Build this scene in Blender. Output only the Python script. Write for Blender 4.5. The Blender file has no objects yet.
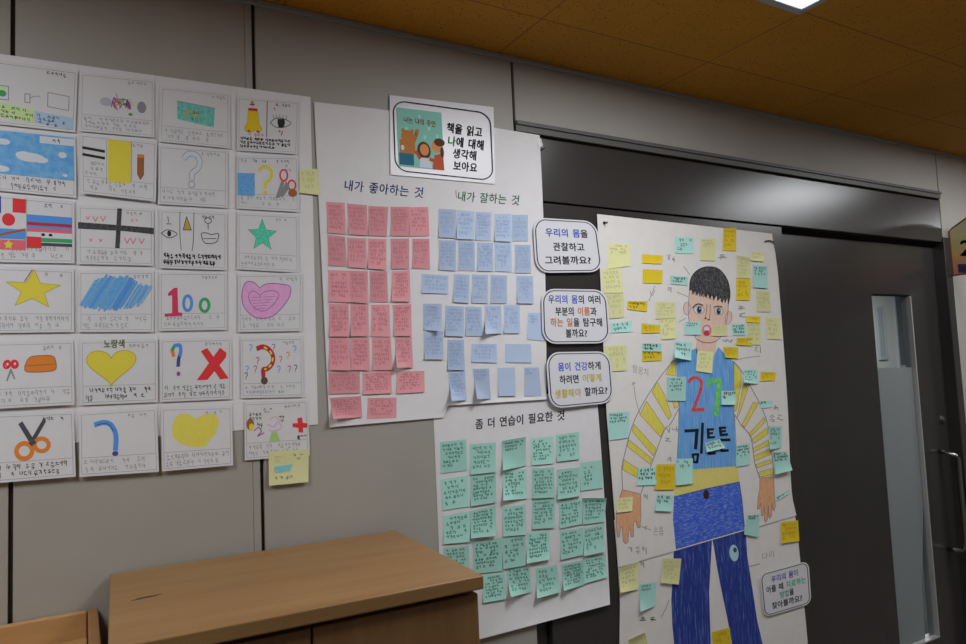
import bpy, bmesh, math, random
from mathutils import Vector, Matrix
from mathutils.geometry import tessellate_polygon
sc = bpy.context.scene
COL = sc.collection
# ------------------------------------------------------------------ view
F, CX, CY, D, EYE = 700.0, 483.0, 322.0, 1.62, 1.55      # metres: the wall stands 1.62 m away, eye 1.55 m up
yaw, pitch, roll = math.radians(30.066), math.radians(3.998), math.radians(-2.425)
fw = Vector((math.sin(yaw)*math.cos(pitch), math.cos(yaw)*math.cos(pitch), math.sin(pitch)))
rt0 = Vector((math.cos(yaw), -math.sin(yaw), 0)); up0 = rt0.cross(fw)
rt = math.cos(roll)*rt0 + math.sin(roll)*up0
up = -math.sin(roll)*rt0 + math.cos(roll)*up0
EYEV = Vector((0, 0, EYE))
cam = bpy.data.cameras.new('camera'); camo = bpy.data.objects.new('camera', cam); COL.objects.link(camo)
cam.sensor_width = 36; cam.lens = F/966*36; cam.clip_start = 0.05
M = Matrix((rt, up, -fw)).transposed().to_4x4(); M.translation = EYEV
camo.matrix_world = M; sc.camera = camo

def ray(x, y): return (x-CX)/F*rt - (y-CY)/F*up + fw
def W(x, y, off=0.0):
    """point of the wall plane (off metres in front of it) seen at x, y of the survey photo"""
    d = ray(x, y); return d*((D-off)/d.y) + EYEV
# ------------------------------------------------------------------ materials
def lin(c):
    c /= 255.0
    return c/12.92 if c <= .04045 else ((c+.055)/1.055)**2.4
def alb(rgb, ref=178):
    k = .78/lin(ref); v = [lin(c)*k for c in rgb]; k = min(1, .86/max(v))
    return tuple(max(.004, c*k) for c in v)
_m = {}
def newmat(name):
    m = bpy.data.materials.new(name); m.use_nodes = True
    return m, m.node_tree.nodes, m.node_tree.links, m.node_tree.nodes['Principled BSDF']
def plain(name, col, rough=.8, metal=0, spec=.3):
    if name in _m: return _m[name]
    m, n, l, b = newmat(name)
    b.inputs['Base Color'].default_value = (*col, 1); b.inputs['Roughness'].default_value = rough
    b.inputs['Metallic'].default_value = metal; b.inputs['Specular IOR Level'].default_value = spec
    _m[name] = m; return m
def noisemap(n, l, scale, vec=(1, 1, 1), detail=3, rough=.5):
    tc = n.new('ShaderNodeTexCoord'); mp = n.new('ShaderNodeMapping'); nz = n.new('ShaderNodeTexNoise')
    mp.inputs['Scale'].default_value = vec; nz.inputs['Scale'].default_value = scale
    nz.inputs['Detail'].default_value = detail; nz.inputs['Roughness'].default_value = rough
    l.new(tc.outputs['Object'], mp.inputs['Vector']); l.new(mp.outputs['Vector'], nz.inputs['Vector'])
    return nz
def ramp(n, l, src, stops):
    r = n.new('ShaderNodeValToRGB'); e = r.color_ramp.elements
    while len(e) < len(stops): e.new(.5)
    for k, (p, c) in enumerate(stops): e[k].position = p; e[k].color = (*c, 1)
    l.new(src, r.inputs['Fac']); return r
def bump(n, l, b, src, strength, dist):
    k = n.new('ShaderNodeBump'); k.inputs['Strength'].default_value = strength; k.inputs['Distance'].default_value = dist
    l.new(src, k.inputs['Height']); l.new(k.outputs['Normal'], b.inputs['Normal'])
def paper(name, col, var=.05, wave=.5, scale=9):
    if name in _m: return _m[name]
    m, n, l, b = newmat(name)
    nz = noisemap(n, l, 30, (1, 1, 1))
    r = ramp(n, l, nz.outputs['Fac'], [(.3, tuple(c*(1-var) for c in col)), (.7, tuple(min(1, c*(1+var*.6)) for c in col))])
    l.new(r.outputs['Color'], b.inputs['Base Color']); b.inputs['Roughness'].default_value = .75
    b.inputs['Specular IOR Level'].default_value = .25
    if wave:
        n2 = noisemap(n, l, scale, (1, 1, .6), 2); bump(n, l, b, n2.outputs['Fac'], wave, .012)
    _m[name] = m; return m
def crayon(name, col, pale, vec=(320, 320, 22), lo=.38, hi=.62):
    if name in _m: return _m[name]
    m, n, l, b = newmat(name)
    nz = noisemap(n, l, 1, vec, 3, .6)
    r = ramp(n, l, nz.outputs['Fac'], [(lo, col), (hi, pale)])
    l.new(r.outputs['Color'], b.inputs['Base Color']); b.inputs['Roughness'].default_value = .7
    _m[name] = m; return m
def ink(rgb, ref=178):
    key = 'ink_%d_%d_%d_%d' % (*rgb, ref)
    g = sum(rgb)/3; f = .10 if ref == 165 else 0
    return plain(key, alb([c*(1-f)+g*f for c in rgb], ref), .7, 0, .2)
# ------------------------------------------------------------------ objects
def tag(o, label=None, cat=None, group=None, kind=None):
    for k, v in (('label', label), ('category', cat), ('group', group), ('kind', kind)):
        if v: o[k] = v
    return o
def link(name, me, parent=None, origin=None):
    o = bpy.data.objects.new(name, me); COL.objects.link(o)
    if parent is not None:
        o.parent = parent
        if origin is not None: o.location = origin - wloc(parent)
    elif origin is not None: o.location = origin
    return o
_wl = {}
def wloc(o):
    v = o.location.copy()
    while o.parent is not None: o = o.parent; v += o.location
    return v
def empty(name, loc):
    o = bpy.data.objects.new(name, None); COL.objects.link(o); o.location = loc; o.empty_display_size = .05; return o
def mesh(name, verts, faces, mats, parent=None, origin=None, fm=None, smooth=False):
    """one mesh object from world-space vertices; its origin goes to `origin` (default: base centre)"""
    if origin is None:
        if parent is not None: origin = wloc(parent)
        else:
            xs = [v[0] for v in verts]; ys = [v[1] for v in verts]; zs = [v[2] for v in verts]
            origin = Vector(((min(xs)+max(xs))/2, (min(ys)+max(ys))/2, min(zs)))
    me = bpy.data.meshes.new(name)
    me.from_pydata([tuple(Vector(v)-origin) for v in verts], [], faces)
    for m in (mats if isinstance(mats, (list, tuple)) else [mats]): me.materials.append(m)
    if fm: me.polygons.foreach_set('material_index', fm)
    if smooth: me.polygons.foreach_set('use_smooth', [True]*len(me.polygons))
    me.update()
    return link(name, me, parent, origin)
class Bx:
    """collects bevelled boxes and tubes of one part"""
    def __init__(s): s.bm = bmesh.new()
    def box(s, x0, x1, y0, y1, z0, z1, bev=0.0, seg=2):
        g = bmesh.ops.create_cube(s.bm, size=1)
        for v in g['verts']:
            v.co = Vector((x0+(v.co.x+.5)*(x1-x0), y0+(v.co.y+.5)*(y1-y0), z0+(v.co.z+.5)*(z1-z0)))
        if bev:
            es = list({e for v in g['verts'] for e in v.link_edges})
            bmesh.ops.bevel(s.bm, geom=es, offset=bev, segments=seg, affect='EDGES', profile=.5)
        return s
    def tube(s, pts, r, n=12, cap=True):
        pts = [Vector(p) for p in pts]; rings = []
        for i, p in enumerate(pts):
            t = (pts[min(i+1, len(pts)-1)]-pts[max(i-1, 0)]).normalized()
            a = Vector((0, 0, 1)) if abs(t.z) < .9 else Vector((1, 0, 0))
            u = t.cross(a).normalized(); v = t.cross(u)
            rr = r[i] if isinstance(r, (list, tuple)) else r
            rings.append([s.bm.verts.new(p+rr*(math.cos(k*2*math.pi/n)*u+math.sin(k*2*math.pi/n)*v)) for k in range(n)])
        for a, b in zip(rings, rings[1:]):
            for k in range(n): s.bm.faces.new((a[k], a[(k+1) % n], b[(k+1) % n], b[k])).smooth = True
        if cap:
            s.bm.faces.new(rings[0][::-1]); s.bm.faces.new(rings[-1])
        return s
    def prism(s, pts, axis, a, b):
        """extrude a 2-D outline along 'x' / 'y' / 'z' from a to b"""
        def P(p, t): return {'x': (t, p[0], p[1]), 'y': (p[0], t, p[1]), 'z': (p[0], p[1], t)}[axis]
        A = [s.bm.verts.new(P(p, a)) for p in pts]; B = [s.bm.verts.new(P(p, b)) for p in pts]
        s.bm.faces.new(A); s.bm.faces.new(B[::-1]); n = len(pts)
        for i in range(n): s.bm.faces.new((A[i], B[i], B[(i+1) % n], A[(i+1) % n]))
        return s
    def done(s, name, mat, parent=None, origin=None):
        bmesh.ops.recalc_face_normals(s.bm, faces=s.bm.faces)
        if origin is None:
            if parent is not None: origin = wloc(parent)
            else:
                c = [v.co for v in s.bm.verts]
                origin = Vector(((min(v.x for v in c)+max(v.x for v in c))/2, (min(v.y for v in c)+max(v.y for v in c))/2, min(v.z for v in c)))
        for v in s.bm.verts: v.co -= origin
        me = bpy.data.meshes.new(name); s.bm.to_mesh(me); s.bm.free()
        me.materials.append(mat)
        return link(name, me, parent, origin)
# ------------------------------------------------------------------ sheets of paper
def lerp(a, b, t): return (a[0]+(b[0]-a[0])*t, a[1]+(b[1]-a[1])*t)
def quadmap(q):
    tl, tr, br, bl = q
    return lambda u, v: lerp(lerp(tl, tr, u), lerp(bl, br, u), v)
def poly_at(pts, t):
    """point at fraction t along a polyline, by segment length"""
    L = [math.dist(a, b) for a, b in zip(pts, pts[1:])]; s = t*sum(L)
    for (a, b), k in zip(zip(pts, pts[1:]), L):
        if s <= k or (a, b) == (pts[-2], pts[-1]): return lerp(a, b, min(1, s/max(k, 1e-6)))
        s -= k
def sheet(name, uvpos, off, mat, nx=4, ny=4, thick=.0003, parent=None, us=None, vs=None):
    """uvpos(u, v) -> survey pixel, off(u, v) -> metres in front of the wall"""
    us = us or [i/nx for i in range(nx+1)]; vs = vs or [j/ny for j in range(ny+1)]
    nx, ny = len(us)-1, len(vs)-1
    V, Fc = [], []
    for side in (0, 1):
        for v in vs:
            for u in us:
                x, y = uvpos(u, v); V.append(W(x, y, off(u, v)-side*thick))
    n = (nx+1)*(ny+1); idx = lambda i, j, s: s*n+j*(nx+1)+i
    for j in range(ny):
        for i in range(nx):
            Fc.append((idx(i, j, 0), idx(i, j+1, 0), idx(i+1, j+1, 0), idx(i+1, j, 0)))
            Fc.append((idx(i, j, 1), idx(i+1, j, 1), idx(i+1, j+1, 1), idx(i, j+1, 1)))
    nsm = len(Fc); m0 = 2*n; V += V[:]; idx0 = idx; idx = lambda i, j, s: m0+idx0(i, j, s)
    for i in range(nx):
        Fc.append((idx(i, 0, 0), idx(i+1, 0, 0), idx(i+1, 0, 1), idx(i, 0, 1)))
        Fc.append((idx(i, ny, 0), idx(i, ny, 1), idx(i+1, ny, 1), idx(i+1, ny, 0)))
    for j in range(ny):
        Fc.append((idx(0, j, 0), idx(0, j, 1), idx(0, j+1, 1), idx(0, j+1, 0)))
        Fc.append((idx(nx, j, 0), idx(nx, j+1, 0), idx(nx, j+1, 1), idx(nx, j, 1)))
    used = sorted({k for f in Fc for k in f}); rm = {k: i for i, k in enumerate(used)}
    V = [V[k] for k in used]; Fc = [tuple(rm[k] for k in f) for f in Fc]
    o = mesh(name, V, Fc, mat, parent)
    sm = [True]*nsm+[False]*(len(Fc)-nsm); o.data.polygons.foreach_set('use_smooth', sm)
    return o
# ------------------------------------------------------------------ glyphs
_g = {}
def glyph(ch, bold):
    if (ch, bold) in _g: return _g[ch, bold]
    c = bpy.data.curves.new('t', 'FONT'); c.body = ch; c.size = 1; c.resolution_u = 3; c.offset = bold
    o = bpy.data.objects.new('t', c); COL.objects.link(o)
    me = bpy.data.meshes.new_from_object(o.evaluated_get(bpy.context.evaluated_depsgraph_get()))
    r = ([(v.co.x, v.co.y) for v in me.vertices], [tuple(p.vertices) for p in me.polygons])
    bpy.data.objects.remove(o); bpy.data.curves.remove(c); bpy.data.meshes.remove(me)
    _g[ch, bold] = r; return r
def cw(ch): return .42 if ch == ' ' else (.62 if ord(ch) < 0x1000 else .95)
class Ink:
    """flat marks on a sheet, in the sheet's own 2-D frame"""
    def __init__(s): s.V = []; s.F = []; s.M = []; s.mats = []; s.layer = 0
    def mi(s, m):
        if m not in s.mats: s.mats.append(m)
        return s.mats.index(m)
    def add(s, pts, faces, m):
        b = len(s.V); s.V += [(p[0], p[1], s.layer) for p in pts]; k = s.mi(m)
        for f in faces: s.F.append(tuple(b+i for i in f)); s.M.append(k)
    def poly(s, pts, m):
        s.layer += 1
        t = tessellate_polygon([[Vector((p[0], p[1], 0)) for p in pts]])
        s.add(pts, t, m); return s
    def rect(s, x0, y0, x1, y1, m): return s.poly([(x0, y0), (x1, y0), (x1, y1), (x0, y1)], m)
    def _rib(s, pts, w, m, closed=False):
        P = [Vector(p) for p in pts]; n = len(P); out = []
        for i, p in enumerate(P):
            a = P[i-1] if (closed or i) else p; b = P[(i+1) % n] if (closed or i < n-1) else p
            d = b-a
            if d.length < 1e-6: d = Vector((1, 0))
            d.normalize(); nn = Vector((-d.y, d.x))*w/2
            if not closed and i == 0: p = p-d*w*.25
            if not closed and i == n-1: p = p+d*w*.25
            out += [p+nn, p-nn]
        f = [(2*i, 2*i+1, 2*((i+1) % n)+1, 2*((i+1) % n)) for i in range(n if closed else n-1)]
        s.add(out, f, m)
    def stroke(s, pts, w, m, closed=False):
        s.layer += 1; s._rib(smooth_pts(pts) if len(pts) > 2 and not closed else pts, w, m, closed); return s
    def line(s, pts, w, m, closed=False):
        s.layer += 1
        for a, b in zip(pts, pts[1:]+([pts[0]] if closed else [])): s._rib([a, b], w, m)
        return s
    def ell(s, cx, cy, rx, ry, m, n=20, rot=0):
        c, k = math.cos(rot), math.sin(rot)
        return s.poly([(cx+rx*math.cos(t)*c-ry*math.sin(t)*k, cy+rx*math.cos(t)*k+ry*math.sin(t)*c) for t in [2*math.pi*i/n for i in range(n)]], m)
    def ring(s, cx, cy, rx, ry, w, m, n=20, rot=0):
        s.layer += 1; c, k = math.cos(rot), math.sin(rot)
        s._rib([(cx+rx*math.cos(t)*c-ry*math.sin(t)*k, cy+rx*math.cos(t)*k+ry*math.sin(t)*c) for t in [2*math.pi*i/n for i in range(n)]], w, m, True); return s
    def text(s, segs, p0, p1, h, bold=.02, upv=None):
        """segs [(string, material)] set along the centre line p0 -> p1, letters h high"""
        s.layer += 1
        tot = sum(cw(c) for t, _ in segs for c in t); d = Vector(p1)-Vector(p0); x = 0
        upd = Vector(upv).normalized() if upv else Vector((0, -1))
        for t, m in segs:
            for ch in t:
                w = cw(ch)
                if ch != ' ':
                    V, Fc = glyph(ch, 0 if bold > 0 else bold); k = d/tot; gw = .9 if ord(ch) >= 0x1000 else w
                    off = x+(w-gw)/2
                    for bx, by in (((-bold, 0), (bold, 0), (0, bold*.8), (0, -bold*.8)) if bold > 0 else ((0, 0),)):
                        s.add([Vector(p0)+k*(off+vx*(1 if ord(ch) >= 0x1000 else 1.35)+bx)+upd*h*(vy+by-.37)/.92 for vx, vy in V], Fc, m)
                x += w
        return s
    def scrib(s, x0, y0, x1, y1, rows, m, w, rng, cell=None, dens=1.0, skew=0.0):
        """rows of small unreadable pen marks"""
        s.layer += 1; rh = (y1-y0)/rows; cell = cell or min(rh*.85, 13)
        for r in range(rows):
            xe = x1-(rng.random()*.35*(x1-x0) if r == rows-1 else rng.random()*.08*(x1-x0)); x = x0+rng.random()*cell*.5
            while x < xe-cell*.6:
                if rng.random() > .16*(2-dens):
                    yb = y0+r*rh+rh*.12+skew*(x-x0); c = cell*.78; hh = rh*.76
                    hs = rng.uniform(.75, 1.15); J = lambda a, b: (x+(a+rng.uniform(-.15, .15))*c, yb+(b+rng.uniform(-.15, .15))*hh*hs)
                    k = rng.randrange(8)
                    if k == 0: s._rib([J(.05, .1), J(.55, .1), J(.5, .6)], w, m); s._rib([J(.8, 0), J(.8, .8)], w, m)
                    elif k == 1: s._rib([J(.1, .2), J(.35, 0), J(.55, .25), J(.35, .5)], w, m, True); s._rib([J(.85, 0), J(.85, .9)], w, m)
                    elif k == 2: s._rib([J(.1, .1), J(.8, .1)], w, m); s._rib([J(.45, .15), J(.1, .5)], w, m); s._rib([J(.05, .65), J(.95, .65)], w, m)
                    elif k == 3: s._rib([J(.1, 0), J(.1, .5), J(.6, .5)], w, m); s._rib([J(.75, 0), J(.78, .7)], w, m); s._rib([J(.78, .35), J(1, .35)], w, m)
                    elif k == 4: s._rib([J(.1, .3), J(.9, .25)], w, m); s._rib([J(.5, 0), J(.5, .3)], w, m); s._rib([J(.2, .5), J(.8, .5), J(.75, .95)], w, m)
                    elif k == 5: s._rib([J(.1, .05), J(.6, .05), J(.1, .5), J(.65, .5)], w, m); s._rib([J(.85, 0), J(.85, .9)], w, m)
                    elif k == 6: s._rib([J(.2, .1), J(.8, .1), J(.8, .45), J(.2, .45)], w, m, True); s._rib([J(.0, .65), J(1, .65)], w, m); s._rib([J(.5, .65), J(.5, 1)], w, m)
                    else: s._rib([J(.15, .25), J(.4, .05), J(.65, .25), J(.4, .5)], w, m, True); s._rib([J(.05, .7), J(.95, .72)], w, m); s._rib([J(.2, .95), J(.8, .95)], w, m)
                x += cell*rng.uniform(.9, 1.15)
                if rng.random() < .14: x += cell*.5
        return s
    def build(s, name, parent, fn, base=.00015, step=.000012):
        """fn(x, y, lift) -> world point"""
        if not s.F: return None
        return mesh(name, [fn(x, y, base+step*k) for x, y, k in s.V], s.F, s.mats, parent, fm=s.M)
def smooth_pts(p, n=4):
    out = []
    P = [Vector(q) for q in p]; P = [P[0]*2-P[1]]+P+[P[-1]*2-P[-2]]
    for i in range(1, len(P)-2):
        for k in range(n):
            t = k/n; a, b, c, d = P[i-1:i+3]
            out.append(.5*((2*b)+(c-a)*t+(2*a-5*b+4*c-d)*t*t+(3*b-a-3*c+d)*t**3))
    out.append(P[-2]); return out
# ------------------------------------------------------------------ the room
Z = lambda r: EYE+r
ZC = EYE+.888
wallm, wn, wl_, wb = newmat('wall_panel_paint')
nz = noisemap(wn, wl_, 6, (1, 1, 1), 3)
rp = ramp(wn, wl_, nz.outputs['Fac'], [(.3, (.40, .38, .345)), (.7, (.43, .41, .37))])
wl_.new(rp.outputs['Color'], wb.inputs['Base Color']); wb.inputs['Roughness'].default_value = .55
groove = plain('dark_groove', (.075, .062, .05), .9)
steel, sn, sl, sb = newmat('dark_grey_steel')
nz = noisemap(sn, sl, 3, (1, 1, 1), 2)
rp = ramp(sn, sl, nz.outputs['Fac'], [(.3, (.040, .036, .035)), (.7, (.045, .041, .040))])
sl.new(rp.outputs['Color'], sb.inputs['Base Color']); sb.inputs['Roughness'].default_value = .27
sb.inputs['Specular IOR Level'].default_value = .62
alu = plain('aluminium', (.42, .41, .40), .38, .8, .5)
bead = plain('glazing_bead_grey', (.5, .5, .5), .35, .2, .5)
black = plain('black_rubber', (.008, .007, .007), .8)
chrome = plain('chrome', (.30, .29, .28), .22, 1, .5)

wallb = tag(Bx().box(-2.6, 1.068, D+.012, D+.10, 0, ZC).box(1.068, 3.335, D+.012, D+.10, Z(.664), ZC).box(3.335, 7.2, D+.012, D+.10, 0, ZC).done('wall_back', groove), kind='structure')
def panel(x0, x1, z0, z1):
    Bx().box(x0, x1, D, D+.0115, z0, z1, .0015).done('wall_panel', wallm, wallb)
for a, b in ((-1.31, -.592), (-.584, -.117), (-.109, .3325), (.3329, .349), (.357, 1.0645)): panel(a, b, .1, Z(.885))
panel(1.0725, 3.285, Z(.703), Z(.885)); panel(3.291, 3.76, Z(.50), Z(.885)); panel(3.337, 3.76, .1, Z(.4965)); panel(3.768, 7.1, .1, Z(.885))
tag(Bx().box(-2.6, 1.066, D-.008, D+.011, 0, .098, .002).done('baseboard_back', plain('baseboard_brown', (.10, .07, .05), .6)), kind='structure')
tag(Bx().box(-2.6, 7.2, D-.009, D, Z(.874), Z(.8875), .002).done('trim_1', plain('trim_grey', (.34, .34, .33), .5)), kind='structure')
r_ = Bx().box(1.069, 3.29, D-.012, D+.005, Z(.690), Z(.7015), .0015).box(1.069, 3.29, D-.006, D+.005, Z(.672), Z(.690), .001)
tag(r_.done('trim_2', plain('rail_grey', (.13, .125, .12), .45, 0, .4)), kind='structure')
tag(Bx().box(1.066, 1.0715, D-.001, D+.008, Z(.7025), Z(.872)).done('trim_3', plain('seam_bead', (.07, .06, .055), .6)), kind='structure')

flm, n, l, b = newmat('floor_vinyl')
nz = noisemap(n, l, 4, (1, 1, 1), 4)
rp = ramp(n, l, nz.outputs['Fac'], [(.35, (.17, .15, .13)), (.65, (.21, .185, .16))])
l.new(rp.outputs['Color'], b.inputs['Base Color']); b.inputs['Roughness'].default_value = .4
tag(Bx().box(-2.6, 7.2, -1.5, D+.1, -.1, 0).done('floor', flm), kind='structure')
tag(Bx().box(-2.6, 7.2, -1.6, -1.5, 0, ZC).done('wall_corridor', plain('corridor_paint', (.5, .49, .47), .7)), kind='structure')
tag(Bx().box(-2.7, -2.6, -1.6, D+.1, 0, ZC).done('wall_left', plain('corridor_paint', (.4, .4, .4))), kind='structure')
tag(Bx().box(7.2, 7.3, -1.6, D+.1, 0, ZC).done('wall_right', plain('corridor_paint', (.4, .4, .4))), kind='structure')
# perforated ceiling tiles
cm, n, l, b = newmat('perforated_ceiling_tile')
tc = n.new('ShaderNodeTexCoord'); sx = n.new('ShaderNodeSeparateXYZ'); l.new(tc.outputs['Object'], sx.inputs[0])
def mth(op, a, bb, n=n, l=l):
    k = n.new('ShaderNodeMath'); k.operation = op
    for i, q in enumerate((a, bb)):
        if q is None: continue
        if isinstance(q, (int, float)): k.inputs[i].default_value = q
        else: l.new(q, k.inputs[i])
    return k.outputs[0]
def joint(sock, off, per, w):
    f = mth('FRACT', mth('DIVIDE', mth('SUBTRACT', sock, off-per*40), per), None)
    return mth('LESS_THAN', f, w/per)
jj = mth('MAXIMUM', joint(sx.outputs['X'], 1.02, .6, .005), joint(sx.outputs['Y'], 1.40, .32, .005))
vo = n.new('ShaderNodeTexVoronoi'); vo.inputs['Scale'].default_value = 70; vo.voronoi_dimensions = '2D'
l.new(tc.outputs['Object'], vo.inputs['Vector'])
nz = noisemap(n, l, 25, (1, 1, 1), 2)
hole = mth('MULTIPLY', mth('LESS_THAN', vo.outputs['Distance'], .17), mth('GREATER_THAN', nz.outputs['Fac'], .5))
nz2 = noisemap(n, l, 2.2, (1, 1, 1), 3)
base = ramp(n, l, nz2.outputs['Fac'], [(.3, (.50, .215, .006)), (.7, (.58, .25, .008))])
mx = n.new('ShaderNodeMix'); mx.data_type = 'RGBA'; l.new(mth('MULTIPLY', mth('MAXIMUM', jj, hole), .6), mx.inputs['Factor'])
l.new(base.outputs['Color'], mx.inputs['A']); mx.inputs['B'].default_value = (.13, .05, .003, 1)
l.new(mx.outputs['Result'], b.inputs['Base Color']); b.inputs['Roughness'].default_value = .8
tag(Bx().box(-2.6, 7.2, -1.5, D+.1, ZC, ZC+.1).done('ceiling', cm, None, Vector((0, 0, ZC))), kind='structure')

# ceiling light panels
diff = bpy.data.materials.new('light_diffuser'); diff.use_nodes = True
dn = diff.node_tree.nodes; dn.remove(dn['Principled BSDF']); em = dn.new('ShaderNodeEmission'); em.inputs['Strength'].default_value = 4
em.inputs['Color'].default_value = (.95, .975, 1, 1)
diff.node_tree.links.new(em.outputs[0], dn['Material Output'].inputs['Surface'])
framem = plain('light_frame_grey', (.42, .43, .47), .5)
def light_panel(x0, x1, y0, y1, power, label):
    e = empty('ceiling_light', Vector(((x0+x1)/2, (y0+y1)/2, ZC-.014)))
    tag(e, label, 'ceiling light')
    w = .022
    fr = Bx().box(x0-w, x1+w, y0-w, y0, ZC-.014, ZC-.0005, .002).box(x0-w, x1+w, y1, y1+w, ZC-.014, ZC-.0005, .002)
    fr.box(x0-w, x0, y0, y1, ZC-.014, ZC-.0005, .002).box(x1, x1+w, y0, y1, ZC-.014, ZC-.0005, .002)
    fr.done('light_frame', framem, e)
    Bx().box(x0, x1, y0, y1, ZC-.010, ZC-.001).done('diffuser', diff, e)
    a = bpy.data.lights.new('lamp', 'AREA'); a.shape = 'RECTANGLE'; a.size = x1-x0-.02; a.size_y = y1-y0-.02; a.energy = power
    a.color = (.95, .975, 1); o = bpy.data.objects.new('lamp', a); COL.objects.link(o); o.parent = e
    o.location = (0, 0, .0035)
LP = 10.2
for xc, lab in ((-.68, 'ceiling light panel above the left end of the drawing cards'), (1.281, 'bright ceiling light panel whose corner shows at the top edge'), (3.35, 'ceiling light panel in front of the grey door'), (5.4, 'ceiling light panel beyond the class sign at the right end of the corridor')):
    light_panel(xc-.2975, xc+.2975, .465, 1.059, LP, lab)

# ------------------------------------------------------------------ the sliding door
door = tag(empty('door_1', Vector((2.2, D+.04, 0))), kind='structure')
Bx().box(1.072, 3.285, D, D+.10, Z(.479), Z(.664), .002).done('transom', steel, door)
Bx().box(1.117, 2.204, D+.002, D+.034, .012, Z(.4745), .002).done('fixed_panel', steel, door)
Bx().box(1.0685, 1.114, D+.022, D+.10, 0, Z(.4785), .002).box(3.286, 3.334, D-.006, D+.10, 0, Z(.4955), .003).done('jamb', steel, door)
Bx().box(1.12, 3.28, D+.042, D+.095, Z(.466), Z(.478)).done('track_gap', black, door)
LY = D+.045
gx0, gx1, gz0, gz1 = 2.798, 3.083, Z(-1.178), Z(.247)
leaf = Bx()
leaf.box(2.15, gx0, LY, LY+.04, .01, Z(.462), .0015).box(gx1, 3.30, LY, LY+.04, .01, Z(.462), .0015)
leaf.box(gx0-.001, gx1+.001, LY+.0002, LY+.0398, gz1, Z(.4618)).box(gx0-.001, gx1+.001, LY+.0002, LY+.0398, .0102, gz0)
leaf = leaf.done('door_leaf', steel, door)
bw = .007
Bx().box(gx1-bw, gx1, LY-.001, LY+.041, gz0, gz1-.004, .001).box(gx0, gx1-bw, LY-.001, LY+.041, gz0, gz0+bw, .001).done('glazing_bead', bead, leaf)
Bx().box(gx0, gx0+.004, LY+.004, LY+.036, gz0+bw, gz1).box(gx0+.004, gx1-bw, LY+.004, LY+.036, gz1-.004, gz1).done('gasket', black, leaf)
glass = bpy.data.materials.new('clear_glass'); glass.use_nodes = True
n, l = glass.node_tree.nodes, glass.node_tree.links; n.remove(n['Principled BSDF'])
tr = n.new('ShaderNodeBsdfTransparent'); tr.inputs['Color'].default_value = (.86, .9, .9, 1); gl = n.new('ShaderNodeBsdfGlossy'); gl.inputs['Roughness'].default_value = .02
ms = n.new('ShaderNodeMixShader'); ms.inputs[0].default_value = .06
l.new(tr.outputs[0], ms.inputs[1]); l.new(gl.outputs[0], ms.inputs[2]); l.new(ms.outputs[0], n['Material Output'].inputs['Surface'])
Bx().box(gx0+.002, gx1-bw, LY+.017, LY+.022, gz0+bw, gz1-.002).done('glass_pane', glass, leaf)
film = bpy.data.materials.new('frosted_film'); film.use_nodes = True
n, l = film.node_tree.nodes, film.node_tree.links; pb = n['Principled BSDF']; pb.inputs['Base Color'].default_value = (.46, .49, .49, 1); pb.inputs['Roughness'].default_value = .5
tl = n.new('ShaderNodeBsdfTranslucent'); tl.inputs['Color'].default_value = (.5, .56, .58, 1); ms = n.new('ShaderNodeMixShader'); ms.inputs[0].default_value = .5
l.new(pb.outputs[0], ms.inputs[1]); l.new(tl.outputs[0], ms.inputs[2]); l.new(ms.outputs[0], n['Material Output'].inputs['Surface'])
def AY(x, y, Y): d = ray(x, y); return d*(Y/d.y)+EYEV
fp = [AY(873, 368, LY+.0165), AY(917.5, 367, LY+.0165), AY(929, 500, LY+.0165), AY(922, 588, LY+.0165), AY(927, 660, LY+.0165), AY(890, 668, LY+.0165)]
fo = [(p.x, p.z) for p in fp]; fo = [(max(gx0+.003, min(gx1-bw-.001, x)), max(gz0+bw+.001, z)) for x, z in fo]
Bx().prism(fo, 'y', LY+.0160, LY+.0166).done('frosted_film', film, leaf)
# pull handle and lock
hx = 3.212
Bx().tube([(hx-.014, LY, Z(-.425)), (hx-.010, LY-.03, Z(-.432)), (hx-.004, LY-.055, Z(-.437)), (hx, LY-.066, Z(-.45)), (hx, LY-.067, Z(-.50)), (hx, LY-.067, Z(-.78)), (hx, LY-.066, Z(-.82)), (hx-.004, LY-.055, Z(-.833)), (hx-.010, LY-.03, Z(-.837)), (hx-.014, LY, Z(-.838))], .009).done('pull_handle', chrome, leaf)
Bx().tube([(3.238, LY+.001, Z(-.293)), (3.238, LY-.006, Z(-.293))], .016, 20).tube([(3.238, LY-.006, Z(-.293)), (3.238, LY-.012, Z(-.293))], .010, 16).done('lock_cylinder', plain('lock_metal', (.22, .21, .20), .35, .8), leaf)

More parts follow.
